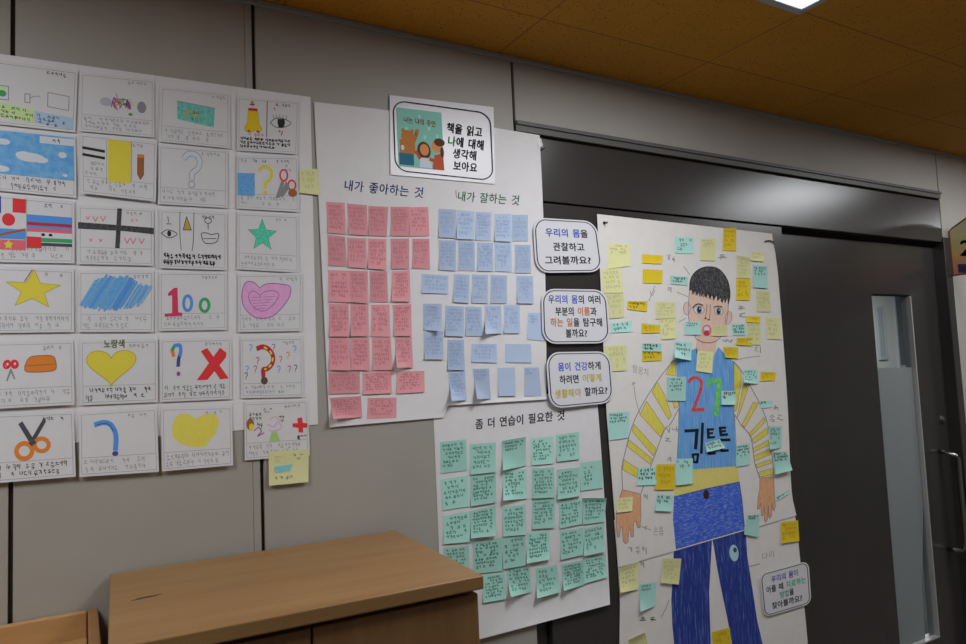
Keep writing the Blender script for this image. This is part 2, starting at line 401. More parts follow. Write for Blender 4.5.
# the classroom seen through the door pane
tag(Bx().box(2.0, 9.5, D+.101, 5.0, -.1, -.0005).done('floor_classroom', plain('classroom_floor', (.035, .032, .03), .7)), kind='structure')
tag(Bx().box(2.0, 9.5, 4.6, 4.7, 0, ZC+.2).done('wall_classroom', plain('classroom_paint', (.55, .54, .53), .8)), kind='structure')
a = bpy.data.lights.new('classroom_lamp', 'AREA'); a.shape = 'RECTANGLE'; a.size = 2.4; a.size_y = 1.2; a.energy = 84
o = bpy.data.objects.new('classroom_lamp', a); COL.objects.link(o); o.location = (6.2, 3.3, ZC+.05)
def nb(px0, px1, py0, py1, name, m, label, cat):  # flat framed panel standing in for a dim rectangle in the pane
    A, B_ = AY(px0, py0, 4.59), AY(px1, py1, 4.59)
    e = empty(name, Vector(((A.x+B_.x)/2, 4.6, B_.z))); tag(e, label, cat)
    Bx().box(A.x, B_.x, 4.582, 4.6, B_.z, A.z, .004).done('board', m, e)
    w = .03
    Bx().box(A.x-w, B_.x+w, 4.578, 4.6, A.z, A.z+w, .003).box(A.x-w, B_.x+w, 4.578, 4.6, B_.z-w, B_.z, .003).box(A.x-w, A.x, 4.578, 4.6, B_.z, A.z, .003).box(B_.x, B_.x+w, 4.578, 4.6, B_.z, A.z, .003).done('board_frame', framem, e)
nb(877, 886, 309, 357, 'framed_panel', plain('board_grey', (.36, .37, .39), .7), 'small grey framed panel seen through the left side of the door pane', 'notice board')
nb(892, 925, 270, 364, 'framed_panel', plain('board_dark', (.12, .13, .15), .6), 'dark framed panel seen through the upper right of the door pane', 'notice board')

# ------------------------------------------------------------------ class sign on the right wall
def PX(x, y, X): d = ray(x, y); return d*(X/d.x)+EYEV
SX = 3.338
sg = empty('class_sign', Vector((SX, D, Z(.33)))); tag(sg, 'projecting class sign reading 2 on the white wall right of the door', 'sign')
y0 = D-.004
out = [(y0, Z(.332)), (y0, Z(.528)), (y0-.012, Z(.540)), (y0-.075, Z(.574)), (y0-.12, Z(.582)), (y0-.22, Z(.582)), (y0-.30, Z(.54)), (y0-.30, Z(.332))]
bm_, n, l, b = newmat('sign_print')
tc = n.new('ShaderNodeTexCoord'); sx = n.new('ShaderNodeSeparateXYZ'); l.new(tc.outputs['Object'], sx.inputs[0])
rp = ramp(n, l, mth('DIVIDE', sx.outputs['Z'], .25, n, l), [(.0, (.80, .34, .22)), (.24, (.82, .38, .20)), (.34, (.84, .55, .20)), (.62, (.74, .68, .30)), (.95, (.66, .60, .48))])
l.new(rp.outputs['Color'], b.inputs['Base Color']); b.inputs['Roughness'].default_value = .4
Bx().prism(out, 'x', SX, SX+.008).done('sign_plate', bm_, sg)
brd = Bx(); P3 = [Vector((SX-.0005, p[0], p[1])) for p in out]
brd.tube(P3+[P3[0]], .0035, 8); brd.done('sign_border', plain('sign_border', (.30, .14, .07), .5), sg)
I = Ink(); navy = plain('sign_navy', (.03, .02, .09), .5)
I.text([('2', navy)], (959.6, 247.4), (971.5, 247.4), 20, .03, (0, -1))
I.poly([(957.8, 264.2), (985, 263.6), (985, 273), (958.4, 272.6)], plain('sign_purple', (.07, .04, .16), .5))
I.build('lettering', sg, lambda x, y, k: PX(x, y, SX-.0005-k))
Bx().box(SX+.0085, SX+.02, D-.03, D-.0005, Z(.36), Z(.50), .001).done('sign_bracket', alu, sg)

# ------------------------------------------------------------------ furniture
def wood(name, a, c, vec, rough=.42):
    m, n, l, b = newmat(name)
    nz = noisemap(n, l, 1, vec, 5, .6); rp = ramp(n, l, nz.outputs['Fac'], [(.3, a), (.72, c)])
    l.new(rp.outputs['Color'], b.inputs['Base Color']); b.inputs['Roughness'].default_value = rough; b.inputs['Specular IOR Level'].default_value = .35
    return m
topw = wood('cabinet_oak', (.27, .145, .052), (.35, .195, .075), (3, 26, 26))
frontw = wood('cabinet_oak_front', (.22, .112, .042), (.29, .152, .06), (26, 26, 2.2))
palew = wood('bookcase_pine', (.50, .28, .11), (.60, .36, .16), (3, 24, 24))
edgew = wood('bookcase_edge', (.34, .16, .06), (.42, .21, .08), (3, 24, 24))
cx0, cx1, cy0, cy1, ct = .043, .647, 1.150, 1.603, Z(-.371)
cab = empty('wooden_cabinet', Vector(((cx0+cx1)/2, (cy0+cy1)/2, 0)))
tag(cab, 'tall brown wooden cabinet standing against the wall below the posters', 'cabinet')
Bx().box(cx0+.008, cx1-.006, cy0+.035, cy1-.004, .06, ct-.026).box(cx0+.02, cx1-.02, cy0+.06, cy1-.02, 0, .06).done('body', frontw, cab)
Bx().box(cx0, cx1, cy0, cy1, ct-.025, ct, .003, 3).done('top_board', topw, cab)
for a, c, hxx in ((cx0+.009, .3335, .310), (.3375, cx1-.007, .361)):
    d = Bx().box(a, c, cy0+.012, cy0+.034, .064, ct-.034, .0025).done('door', frontw, cab)
    Bx().tube([(hxx, cy0+.012, ct-.36), (hxx, cy0-.012, ct-.36), (hxx, cy0-.012, ct-.46), (hxx, cy0+.012, ct-.46)], .004, 8).done('handle', alu, d)
I = Ink(); scuff = plain('scuff', (.10, .055, .025), .7)
I.ell(.102, 1.385, .017, .006, scuff, 14, .0).ell(.088, 1.381, .012, .004, scuff, 12, .1).ell(.118, 1.388, .010, .003, scuff, 12, .1)
I.build('scuff_mark', cab, lambda x, y, k: Vector((x, y, ct+k)))
cab.rotation_euler.z = math.radians(-2.2)
# lower bookcase at the left
bc = empty('low_bookcase', Vector((-.42, 1.45, 0))); tag(bc, 'lower pale wooden bookcase with raised back rail, left of the tall cabinet', 'bookcase')
zt = Z(-.433)
Bx().box(-.86, .012, 1.30, 1.600, zt-.070, zt-.048, .002).done('top_board', palew, bc)
Bx().box(-.86, .012, 1.601, 1.617, .0, zt, .0025).done('back_rail', palew, bc)
for a in (.0135, -.879): Bx().box(a, a+.018, 1.28, 1.617, 0, zt, .003).done('side_panel', edgew, bc)
Bx().box(-.86, .012, 1.31, 1.600, .08, .098, .002).box(-.86, .012, 1.31, 1.600, .55, .568, .002).done('shelf', palew, bc)
Bx().box(-.86, .012, 1.32, 1.335, 0, .079, .002).done('plinth', edgew, bc)
# ------------------------------------------------------------------ posters on the wall
rng = random.Random(7)
white = paper("poster_paper", (.84, .825, .845), .02, .35)
card_p = paper('card_paper', (.78, .775, .80), .02, .15)
warm = paper('body_poster_paper', (.86, .835, .81), .025, .3)
pens = plain('pen_black', (.03, .03, .035), .7)
penl = plain('pen_grey', (.26, .25, .27), .8)
pencil = plain('pencil_grey', (.27, .26, .27), .8)
printl = plain('print_line', (.40, .39, .41), .8)
pxmap = lambda off: (lambda x, y, k: W(x, y, off+k))
ORD = ['', 'first', 'second', 'third', 'fourth', 'fifth', 'sixth', 'seventh']

# --- left backing sheet
bq = [(-24, 50.5), (310.4, 97), (318, 424.5), (-24, 450)]
qm = quadmap(bq)
o = sheet('backing_sheet', qm, lambda u, v: .0006+.001*v**6, white, 10, 8)
tag(o, 'large white backing sheet behind the grid of drawing cards', 'poster')
# --- main poster (its lower right part is cut shorter)
top = [(314, 101.8), (389, 110.2), (539.7, 135.2)]
def main_uv(u, v):
    a = poly_at(top, u)
    if u < .545: b = lerp((329.3, 427.3), (443.5, 417.3), u/.545)
    elif u > .56: b = lerp((448, 405.5), (546.5, 399.3), (u-.56)/.44)
    else: b = lerp((443.5, 417.3), (448, 405.5), (u-.545)/.015)
    e = lerp(a, b, v)
    return (e[0]+2.0*math.sin(math.pi*v)*u, e[1])
US = [i*.545/6 for i in range(7)]+[.56+i*.44/6 for i in range(7)]
main = empty('question_poster', W(430, 420)); tag(main, 'white poster with rows of pink and blue sticky notes under two handwritten headings', 'poster')
MO = .003
sheet('poster_sheet', main_uv, lambda u, v: MO+(.004*max(0, v-.985)/.015 if u > .55 else .002*max(0, v-.96)/.04), white, parent=main, us=US, vs=[0, .2, .4, .6, .8, .96, .985, 1])
I = Ink(); bl = ink((40, 75, 150)); gr = ink((55, 125, 85)); bk = ink((45, 45, 55))
I.text([('내가 좋아하는 것', bl)], (343.5, 185), (424, 193), 10.8, .018, (.12, -1))
I.build('blue_heading', main, pxmap(MO))
I = Ink(); I.text([('내가 잘하는 것', gr)], (457, 196), (520, 200.5), 10, .016, (.1, -1)); I.line([(455.8, 190.5), (456.4, 198)], .7, pencil)
I.build('green_heading', main, pxmap(MO))
# --- green-note poster
GO = .0010
def green_uv(u, v):
    tl, tr = (432.8, 398), (596.6, 392); br, bl_ = (610, 604.6), (443, 649)
    a, b = lerp(tl, tr, u), lerp(bl_, br, u); e = lerp(a, b, v)
    return (e[0]+1.2*math.sin(math.pi*v)*u, e[1])
gp = empty('practice_poster', W(527, 630)); tag(gp, 'white poster of teal-green sticky notes hanging below the larger poster', 'poster')
sheet('poster_sheet', green_uv, lambda u, v: GO+(.010*((v-.86)/.14)**2 if v > .86 else 0), white, 8, 8, parent=gp, vs=[0, .2, .4, .6, .8, .86, .9, .93, .96, .98, 1])
I = Ink(); I.text([('좀 더 연습이 필요한 것', bk)], (475, 424.5), (565, 415), 10, .028, (0, -1)); I.build('heading', gp, pxmap(GO))

# --- sticky notes
def nmat(kind, k):
    base, ref = {'pink': ((196, 136, 142), 178), 'blue': ((163, 178, 203), 178), 'green': ((124, 162, 152), 158),
                 'lime': ((212, 211, 158), 186), 'yellow': ((216, 190, 42), 180), 'teal': ((148, 190, 182), 184)}[kind]
    c = alb(base, ref); f = (1, .94, 1.05, .9)[k % 4]
    return paper('%s_note_paper_%d' % (kind, k % 4), tuple(min(.9, x*f) for x in c), .03, 0)
NP = {'pink': ((166, 100, 112), 178), 'blue': ((120, 140, 172), 178), 'green': ((52, 95, 88), 158), 'lime': ((168, 168, 122), 186), 'yellow': ((165, 128, 25), 180), 'teal': ((70, 110, 112), 184)}
note_n = [0]
def note(kind, q, off, label, group, rows=6, dens=1.0, w=2.2, curl=.0025, cl=0, cr=0, pen=None, ink_rect=(8, 8, 92, 86), top=0):
    k = note_n[0]; note_n[0] += 1
    qm = quadmap(q)
    off = off+.0004+(k % 5)*.00006
    fn = lambda u, v: off+curl*max(0, v-.3)**2*2+cl*max(0, (1-u)*.6+v-1.0)**2*1.6+cr*max(0, u*.6+v-1.0)**2*1.6+top*max(0, .25-v)**2*16
    o = sheet('sticky_note', qm, fn, nmat(kind, rng.randrange(4)), 5, 9, .00015)
    tag(o, label, 'sticky note', group)
    if rows:
        I = Ink(); m = pen or ink(*NP[kind])
        I.scrib(*ink_rect, rows, m, w, rng, None, dens)
        I.build('handwriting', o, lambda x, y, kk: W(*qm(x/100, y/100), fn(x/100, y/100)+kk), .0004)
    return o
def rows_of(kind, rows, off, where, group, **kw):
    for r, (rn, qs) in enumerate(rows):
        n = len(qs)
        for i, q in enumerate(qs):
            extra = {}
            if len(q) > 4: extra = q[4]; q = q[:4]
            pos = 'leftmost' if i == 0 else ('rightmost' if i == n-1 else ORD[i+1]+' from left')
            note(kind, q, off, '%s sticky note, %s in the %s row %s' % (kind if kind != 'green' else 'teal-green', pos, rn, where), group,
                 **{**dict(rows=rng.choice((5, 6, 7)), dens=rng.uniform(.55, 1.25), curl=rng.uniform(.001, .0045)), **kw, **extra})
PK = [('top', [[(326.2,201.8),(344.8,202.7),(345.8,234.1),(328,232.9)],[(347,203.4),(366.9,205.2),(367.8,235.4),(348.8,234.1)],[(368.4,205.9),(388.3,206.8),(386.8,236.6),(368.7,235.4)],[(390.5,206.8),(409.4,206.8),(409.2,236.2),(391,235.7)],[(408.8,207.2),(428.3,206.8),(429.3,235.7),(410,236.2)]]),
 ('second', [[(327.4,234.8),(345.2,236.6),(346.7,266.4),(328.4,265.8)],[(346.7,237.5),(366.2,238.5),(366.6,268.3),(348.5,267)],[(367.8,238.5),(386.4,238.7),(386.4,269.8),(368.4,268.3)],[(390.5,238.7),(409.2,238.5),(409.2,268.5),(391.4,268.9)],[(412.5,238.7),(429.3,238.7),(429.9,268.9),(412.5,268.3)]]),
 ('third', [[(328,270),(349.8,270.6),(350.4,302.3),(328.9,301.6)],[(349.5,270.6),(367.8,271.2),(367.8,303.3),(350.4,302)],[(369.7,271.2),(387,271.2),(388,302.3),(370.3,301.6)],[(392,271.2),(409.7,270),(410.4,301.6),(391.8,301.3)]]),
 ('fourth', [[(328.9,303.8),(348.5,303.5),(349.2,336.4),(329.7,336.4)],[(350.4,304.1),(368.4,303.5),(368.7,336.1),(350.8,336.1)],[(371.1,304.5),(389.5,304.5),(390.2,336.8),(371.5,336.4)],[(392.6,304.5),(411.3,304.1),(411.6,336.1),(394.5,335.8)]]),
 ('fifth', [[(328.9,336.9),(349.8,337.2),(351,370.4),(329.7,369.8)],[(350.8,337.2),(369,337.5),(369.9,370.4),(351.3,369.8)],[(371.9,337.7),(390.8,337.7),(392.3,370),(372.8,370)],[(394.5,336.9),(411.6,336.9),(413.1,367.5),(397,367.5),{'cl':.03}]]),
 ('sixth', [[(328.4,372.3),(359.7,371.3),(360,393.1),(328.9,394)],[(362.5,372.5),(391,371),(392,393.1),(363.2,394.4)],[(396.4,371.3),(424.3,370.8),(424.6,392.1),(396.7,393.6)]]),
 ('bottom', [[(329.9,397.9),(361,396),(362.2,417.2),(333.6,419),{'cl':.03}],[(367.8,397.9),(396.4,397.5),(396.4,417.8),(367.2,419)]])]
rows_of('pink', PK, MO, 'of pink notes', 'pink sticky notes on the large poster')
BL = [('top', [[(438.6,208.7),(456,209.7),(455.7,237.9),(438.9,237.3)],[(457,209.9),(474.4,211.4),(474.4,239.5),(456.6,238.8)],[(475.9,211.8),(491.4,212.4),(491,240.7),(475.9,240.4)],[(494.5,213.9),(510.7,213.9),(511.6,241.6),(494.8,241)],[(511.6,214.9),(527.8,214.7),(528,241),(512.5,241)]]),
 ('second', [[(438.9,240),(456,240.4),(456,270.8),(439.2,269.8)],[(458.2,241),(474.6,241.6),(474.9,270.8),(458.5,270.6)],[(477.1,242.2),(493,242.9),(493.5,271.4),(477.7,271.1)],[(494.5,242.9),(511.3,243.5),(511.9,272),(495.5,271.1)],[(514.4,244.7),(530.5,245),(531.1,273),(515.4,273)]]),
 ('third', [[(421.8,273.7),(448.5,275.6),(448.3,293.6),(422.2,293),{'rows':4}],[(453.8,273.9),(469.4,274.9),(469,302.9),(453.3,302),{'dens':1.4}],[(472.1,274.3),(488,274.9),(488,303.3),(471.9,302.9),{'dens':.4}],[(490.5,274.9),(506.9,275.6),(506.9,303.3),(490.8,303.3),{'dens':.35}],[(516.2,275.6),(533,276.2),(533.6,303.5),(517.5,303.3),{'dens':.4}]]),
 ('fourth', [[(423.1,303.5),(441.7,303.8),(441.7,331),(423.9,330.2),{'cr':.03}],[(445.4,305.4),(464,306.6),(464,336.4),(445.4,335.8)],[(465.3,306.6),(481.5,307.2),(482.7,336.4),(465.7,335.8),{'dens':1.3}],[(484.6,305.4),(501,305.4),(502,333.3),(485.6,333.9),{'cl':.03,'dens':.3}],[(503.8,305),(519.6,304.8),(520,333.3),(504.2,333.3)],[(528,312.8),(545,313),(545,341),(527.4,339.5),{'rows':3,'ink_rect':(8,8,60,40),'curl':.0008}]]),
 ('fifth', [[(423.7,331.5),(443,331.2),(443.7,359.6),(424.8,359.1)],[(447.4,339.7),(463.8,339.7),(464.8,370),(448,370)],[(471.6,344),(496.5,344),(497.1,362.7),(472,362),{'rows':4}],[(505.2,344),(530.7,344.4),(531.6,362.7),(506,362.3),{'rows':0}]]),
 ('bottom', [[(448,370.6),(464.8,370.4),(466.7,400.2),(451.8,400.8),{'cl':.04}],[(472.5,368.8),(489,368.5),(490.7,399),(477.2,399),{'cl':.045,'rows':3,'ink_rect':(8,5,92,40)}],[(497.7,367.9),(514.8,367.5),(515.7,395.9),(498.6,396.1),{'rows':0}],[(524.2,367.5),(538.7,367.5),(541.6,395.9),(524.7,396.1),{'rows':2,'ink_rect':(8,5,80,26)}]])]
rows_of('blue', BL, MO, 'of blue notes', 'blue sticky notes on the large poster')
GN = [('top', [[(439.9,442.1),(466,439.3),(467,470.3),(440.9,473.4),{'dens':1.4}],[(469.5,444.2),(495.8,442.4),(495.6,471.9),(470.7,474.7),{'dens':1.3}],[(501.8,440.9),(525.7,436.8),(525.9,465.7),(503,470.3),{'rows':3,'ink_rect':(8,8,92,40),'cl':.02,'top':.004}],[(530.4,438.6),(553.4,436.1),(553.4,463.5),(531.7,465.3),{'dens':.35}],[(555.7,434.9),(578.9,431.8),(579.5,459.1),(557.1,461.6),{'dens':1.5}]]),
 ('second', [[(440.2,479.6),(467.5,475.3),(469.5,506.3),(443,510.4),{'dens':.5}],[(470,475.9),(495.8,472.8),(495.8,502.4),(471.2,506.3)],[(502.7,470.9),(526.3,468.4),(526.9,498.6),(503.3,500.5),{'dens':.7,'cl':.02}],[(531.7,468.4),(554,467.2),(554.7,497.4),(532.5,498.6)],[(556.5,469.7),(579.5,467.2),(580,495.9),(557.8,499.6),{'curl':.007}],[(580,462.9),(601.9,459.8),(602.9,488),(580.7,490.8),{'rows':5,'ink_rect':(15,15,55,85)}]]),
 ('third', [[(443,516),(470,511),(470.4,542),(443.7,544),{'dens':.6}],[(470.4,511),(495.8,504.8),(495.8,535.9),(471,538.4),{'curl':.008,'dens':1.2}],[(502.3,507.3),(525.7,504.2),(526.3,534.7),(503.3,536.5),{'dens':1.4}],[(532,499.9),(554.9,498),(554.7,527.8),(532.5,529)],[(558.4,502.4),(581.7,499.3),(582.2,524),(559.6,528.6),{'dens':1.2}],[(582.2,498),(606.6,498),(604.3,521.6),(583,524.5),{'dens':1.1,'top':.006}]]),
 ('fourth', [[(443,547.7),(468.8,545.2),(469.5,571.7),(445,574)],[(472.5,542),(501.4,537.8),(502.7,571),(473.5,574),{'dens':1.2}],[(501.8,538.4),(525.7,533.4),(525.7,565.5),(503.3,569.2),{'dens':1.2}],[(527.5,532.8),(549.3,530.3),(549.7,559.3),(526.7,563.6),{'dens':1.4,'curl':.008}],[(559.6,530.9),(583,527.8),(583,554.9),(560.9,559.9),{'dens':.6}],[(583.5,528.4),(604.1,523.5),(605,551.8),(583.9,556.1),{'curl':.007}]]),
 ('bottom', [[(482.8,575.4),(504.3,572),(506,599),(483.4,602.7),{'dens':1.2}],[(505.2,568),(530,566),(531.2,592.2),(510.7,597),{'cl':.04,'dens':1.2}],[(535.4,568.6),(557.1,564.8),(560.2,592.2),(537.3,598.4),{'cl':.02,'curl':.008}],[(560.9,564.8),(583.2,559.9),(584.5,584.7),(564,590.9),{'cl':.03}],[(583.5,558.6),(605.6,554.9),(607,577.3),(584.5,583.5)]])]
rows_of('green', GN, GO, 'of teal-green notes', 'teal-green sticky notes on the lower poster')
# ------------------------------------------------------------------ drawing cards
CO = .0030
def cap(kind, drawing, label, q, draw, rows=2, dens=.6, m=None, w=.55, title=True, div=57, txt=True, curl=.0012, tdark=False):
    qm = quadmap(q); off = CO+rng.random()*.0004
    fn = lambda u, v: off+curl*v
    o = sheet('drawing_card', qm, fn, card_p, 4, 5, .00025)
    tag(o, label, 'drawing card', 'drawing cards on the left backing sheet')
    mp = lambda x, y, k: W(*qm(x/100, y/80), fn(x/100, y/80)+k)
    I = Ink(); I.line([(3, 4), (97, 4), (97, 77), (3, 77)], .5, printl, True)
    if div: I.line([(3, div), (97, div)], .5, printl)
    I.build('printed_lines', o, mp)
    I = Ink(); draw(I)
    I.build(drawing, o, mp, .00028)
    I = Ink()
    if title: I.scrib(62, 5.5, 93, 11.5, 1, pens if tdark else penl, .7 if tdark else .6, rng, 4.6, 1)
    if txt: I.scrib(5, div+2 if div else 59, 95, 76, rows, m or penl, w, rng, 5.0, dens)
    I.build('handwriting', o, mp, .0003)
    return o
red = ink((185, 40, 45), 165); redd = ink((150, 35, 45), 165); yel = ink((205, 190, 55), 165); gold = ink((190, 160, 20), 165)
sky = crayon('sky_crayon', alb((75, 140, 195), 165), alb((115, 170, 210), 165), (60, 60, 60))
skyp = crayon('blue_scribble', alb((70, 135, 190), 165), alb((105, 160, 205), 165), (200, 200, 200))
teal_i = crayon('teal_crayon', alb((50, 150, 120), 165), alb((70, 165, 140), 165), (150, 150, 150))
purp = crayon('purple_crayon', alb((175, 120, 165), 165), alb((200, 155, 190), 165), (120, 120, 120))
purl = ink((120, 60, 115), 165); oran = ink((205, 115, 40), 165); brn = ink((130, 75, 40), 165); navy_i = ink((45, 60, 130), 165)
blu = ink((60, 115, 180), 165); grn = ink((50, 130, 80), 165); gry = ink((110, 108, 112), 165); dgry = ink((60, 58, 64), 165)
pinkr = ink((200, 90, 100), 165); lgrn = ink((160, 185, 125), 165); lblu = ink((150, 175, 200), 165); wht = ink((170, 175, 182), 165); yeld = ink((150, 135, 40), 165)
def heart(I, cx, cy, w, h, m, edge=None, ew=1):
    P = []
    for i in range(40):
        t = 2*math.pi*i/40
        P.append((cx+w/2*(math.sin(t)**3), cy-h/2*(.86*math.cos(t)-.36*math.cos(2*t)-.12*math.cos(3*t)-.05*math.cos(4*t)+.02)))
    I.poly(P, m)
    if edge: I.layer += 1; I._rib(P, ew, edge, True)
def star(I, cx, cy, R, r, m, edge=None, rot=0, sx=1):
    P = [(cx+sx*(R if i % 2 == 0 else r)*math.sin(math.pi*i/5+rot), cy-(R if i % 2 == 0 else r)*math.cos(math.pi*i/5+rot)) for i in range(10)]
    I.poly(P, m)
    if edge: I.line(P, .8, edge, True)
def qmark(I, cx, cy, h, m, w, dot=None):
    s = h/10
    I.stroke([(cx-2.4*s, cy-3.4*s), (cx-1*s, cy-4.7*s), (cx+1.4*s, cy-4.4*s), (cx+2.5*s, cy-2.6*s), (cx+1.8*s, cy-.4*s), (cx+.2*s, cy+.9*s), (cx, cy+2.6*s)], w, m)
    I.ell(cx, cy+4.3*s, w*.62, w*.62, dot or m, 12)
def qoutline(I, cx, cy, h, m, w, lw, fill):
    qmark(I, cx, cy, h, m, w); qmark(I, cx, cy, h, fill, w-2*lw)
def scissors(I, cx, cy, s, hm, bm, rot=0, hole=None):
    c, k = math.cos(rot), math.sin(rot); T = lambda x, y: (cx+s*(x*c-y*k), cy+s*(x*k+y*c))
    I.poly([T(-.1, .1), T(-.9, -2), T(-.65, -2.1), T(.2, -.2)], bm); I.poly([T(.1, .1), T(.95, -2.3), T(.65, -2.4), T(-.2, -.2)], bm)
    for sg_ in (-1, 1): I.ring(*T(sg_*.75, .9), .62*s, .72*s, .42*s, hm, 20, rot+sg_*.4)
def d_notes(I):
    I.rect(4, 31, 20, 49, gry); I.rect(5, 32, 19, 48, wht); I.ell(11, 37, 6, 5, lgrn).ell(12, 41, 5, 4, grn)
    I.line([(39, 49), (39, 38), (45, 38), (45, 49)], .7, dgry, True); I.stroke([(45, 43), (50, 40), (57, 39)], .8, gry)
    I.line([(66, 33), (91, 35), (91, 53), (66, 51)], .9, gry, True)
    I.poly([(4, 52), (50, 57), (50, 74), (4, 70)], lgrn); I.poly([(51, 58), (97, 62), (97, 77), (51, 73)], lblu)
    I.scrib(5, 55, 49, 71, 3, dgry, .8, rng, 5, 1.2, .06); I.scrib(53, 61, 95, 75, 3, dgry, .8, rng, 5, 1.2, .05)
def d_creature(I):
    I.ell(35, 37, 8, 6, ink((140, 140, 150), 165)).ell(83, 40, 6, 8, gry)
    for i, m in enumerate((purl, pinkr, brn, gry, purl, grn, dgry, lgrn)):
        a = rng.uniform(0, 6); P = [(58+(i-4)*3+rng.uniform(-5, 5), 38+rng.uniform(-9, 9)) for _ in range(5)]
        I.stroke(P, 1.3, m)
    I.ell(66, 39, 2.2, 6, purl, rot=-.2).ell(68, 51, 3, 2, grn); I.stroke([(48, 24), (50, 30), (47, 34)], .7, dgry)
def d_bank(I):
    I.poly([(24, 19), (78, 24), (77, 52), (25, 45)], crayon('banknote_crayon', alb((70, 138, 132), 165), alb((95, 155, 145), 165), (120, 120, 120))); I.stroke([(33, 32), (38, 36), (43, 31), (48, 36), (53, 33), (56, 38)], 2, yeld); I.stroke([(34, 38), (42, 41), (54, 40)], 1.2, yeld)
    I.scrib(44, 31, 58, 45, 2, dgry, .8, rng, 5, 1); I.line([(24, 19), (78, 24)], .9, gry)
def d_nose(I):
    I.line([(48.5, 4), (48.5, 57)], 1.2, dgry); I.scrib(20, 5, 31, 14, 1, redd, 1.4, rng, 10, 1.4)
    P = [(18, 19), (33, 19), (36, 40), (41, 46), (36, 52), (29, 48), (22, 52), (13, 50), (12, 44), (17, 38)]
    I.poly(P, gold); I.line(P, 1, yeld, True); I.ell(19, 50, 2.5, 1.8, brn).ell(34, 50, 2.5, 1.8, brn); I.rect(18, 16, 33, 20, redd)
    I.scrib(9, 52, 45, 58, 1, pinkr, .8, rng, 6, 1)
    I.stroke([(54, 35), (62, 29), (74, 28), (88, 34), (76, 41), (62, 41), (54, 35)], 1, pens); I.poly([(66, 29), (77, 28.5), (78, 35), (76, 41), (68, 41.5), (66, 36)], pens)
    for i in range(5): I.line([(60+i*5, 28-abs(2-i)*-.5), (58+i*5.5, 23)], .7, dgry)
    I.scrib(55, 12, 69, 19, 1, pinkr, .8, rng, 6, 1); I.scrib(66, 44, 76, 55, 1, redd, 1.4, rng, 10, 1.4)
def d_sky(I):
    I.rect(0, 2, 98, 58, sky); I.rect(57, 4, 99, 13, wht); I.scrib(60, 5, 92, 12, 1, dgry, .8, rng, 5, 1)
    for x, y, a, bb in ((46, 33, 17, 6), (38, 31, 10, 5), (58, 35, 9, 4), (84, 26, 5, 4), (14, 16, 8, 4), (12, 51, 9, 4), (87, 52, 3, 2)): I.ell(x, y, a, bb, wht, 16)
def d_pencils(I):
    I.line([(3, 19), (31, 21)], 3.6, pens).line([(3, 28), (31, 30)], 3.6, pens); I.rect(36, 4, 66, 60, yel); I.line([(34, 4), (34, 60)], .5, printl)
    P = [(75, 20), (83, 20), (83, 46), (79, 53), (75, 46)]; I.poly(P, brn); I.line(P, .8, dgry, True); I.rect(75, 20, 83, 24, oran); I.line([(67, 4), (67, 57)], .6, gry)
    I.scrib(5, 36, 33, 56, 3, penl, .6, rng, 5, .8)
def d_q(I): qoutline(I, 48, 31, 46, gry, 8, .8, wht)
def d_cup(I):
    I.rect(1, 26, 29, 60, skyp); qmark(I, 46, 36, 42, yel, 5); I.scrib(26, 4, 52, 14, 1, dgry, .9, rng, 7, 1.2); I.scrib(5, 5, 22, 12, 1, penl, .7, rng, 5, 1)
    I.ring(76, 28, 6, 8, 2.5, red).ring(89, 42, 6, 7, 2.5, red); I.poly([(72, 36), (77, 38), (70, 60), (62, 62)], gry); I.poly([(80, 36), (85, 46), (74, 60), (68, 58)], gry); I.ell(90, 53, 7, 6, brn)
    I.scrib(78, 12, 92, 24, 2, penl, .7, rng, 5, .9)
def d_flags(I):
    I.rect(0, 2, 11, 22, navy_i); I.rect(25, 3, 41, 20, red); I.ell(20, 29, 8, 7.5, red)
    I.rect(42, 21, 97, 56, wht); I.rect(42, 21, 97, 30, blu); I.rect(42, 30, 97, 34, redd); I.rect(42, 34, 97, 37, blu); I.rect(42, 37, 97, 42, pinkr); I.rect(42, 49, 97, 54, grn); I.rect(58, 55, 97, 59, dgry); I.rect(42, 48, 60, 62, red)
    I.ell(62, 45, 2.5, 1.8, pens).ell(71, 45, 2.5, 1.8, pens)
    I.poly([(0, 40), (41, 40), (41, 52), (0, 52)], blu); I.line([(0, 50), (40, 40)], 3, brn); I.rect(0, 53, 41, 65, pinkr); star(I, 20, 59, 6, 3.4, yel)
    I.line([(42, 3), (42, 62)], .5, gry)
def d_cross(I):
    cr = crayon('charcoal', (.035, .035, .04), (.09, .09, .095), (200, 200, 200))
    I.poly([(0, 23), (100, 27), (100, 36), (60, 33), (0, 32)], cr); I.poly([(52, 2), (58, 2), (55, 57), (49, 57)], cr)
    for x, y, s in ((13, 17, 2), (23, 18, 3.4), (33, 17, 3.4), (17, 47, 1.6), (30, 47, 1.8), (65, 46, 3.6), (73, 46, 3.6), (84, 46, 3.6)):
        I.line([(x-s, y-s), (x, y+s), (x+s, y-s)], 1.1, pinkr)
    I.scrib(68, 15, 90, 22, 1, pinkr, .5, rng, 5, .8)
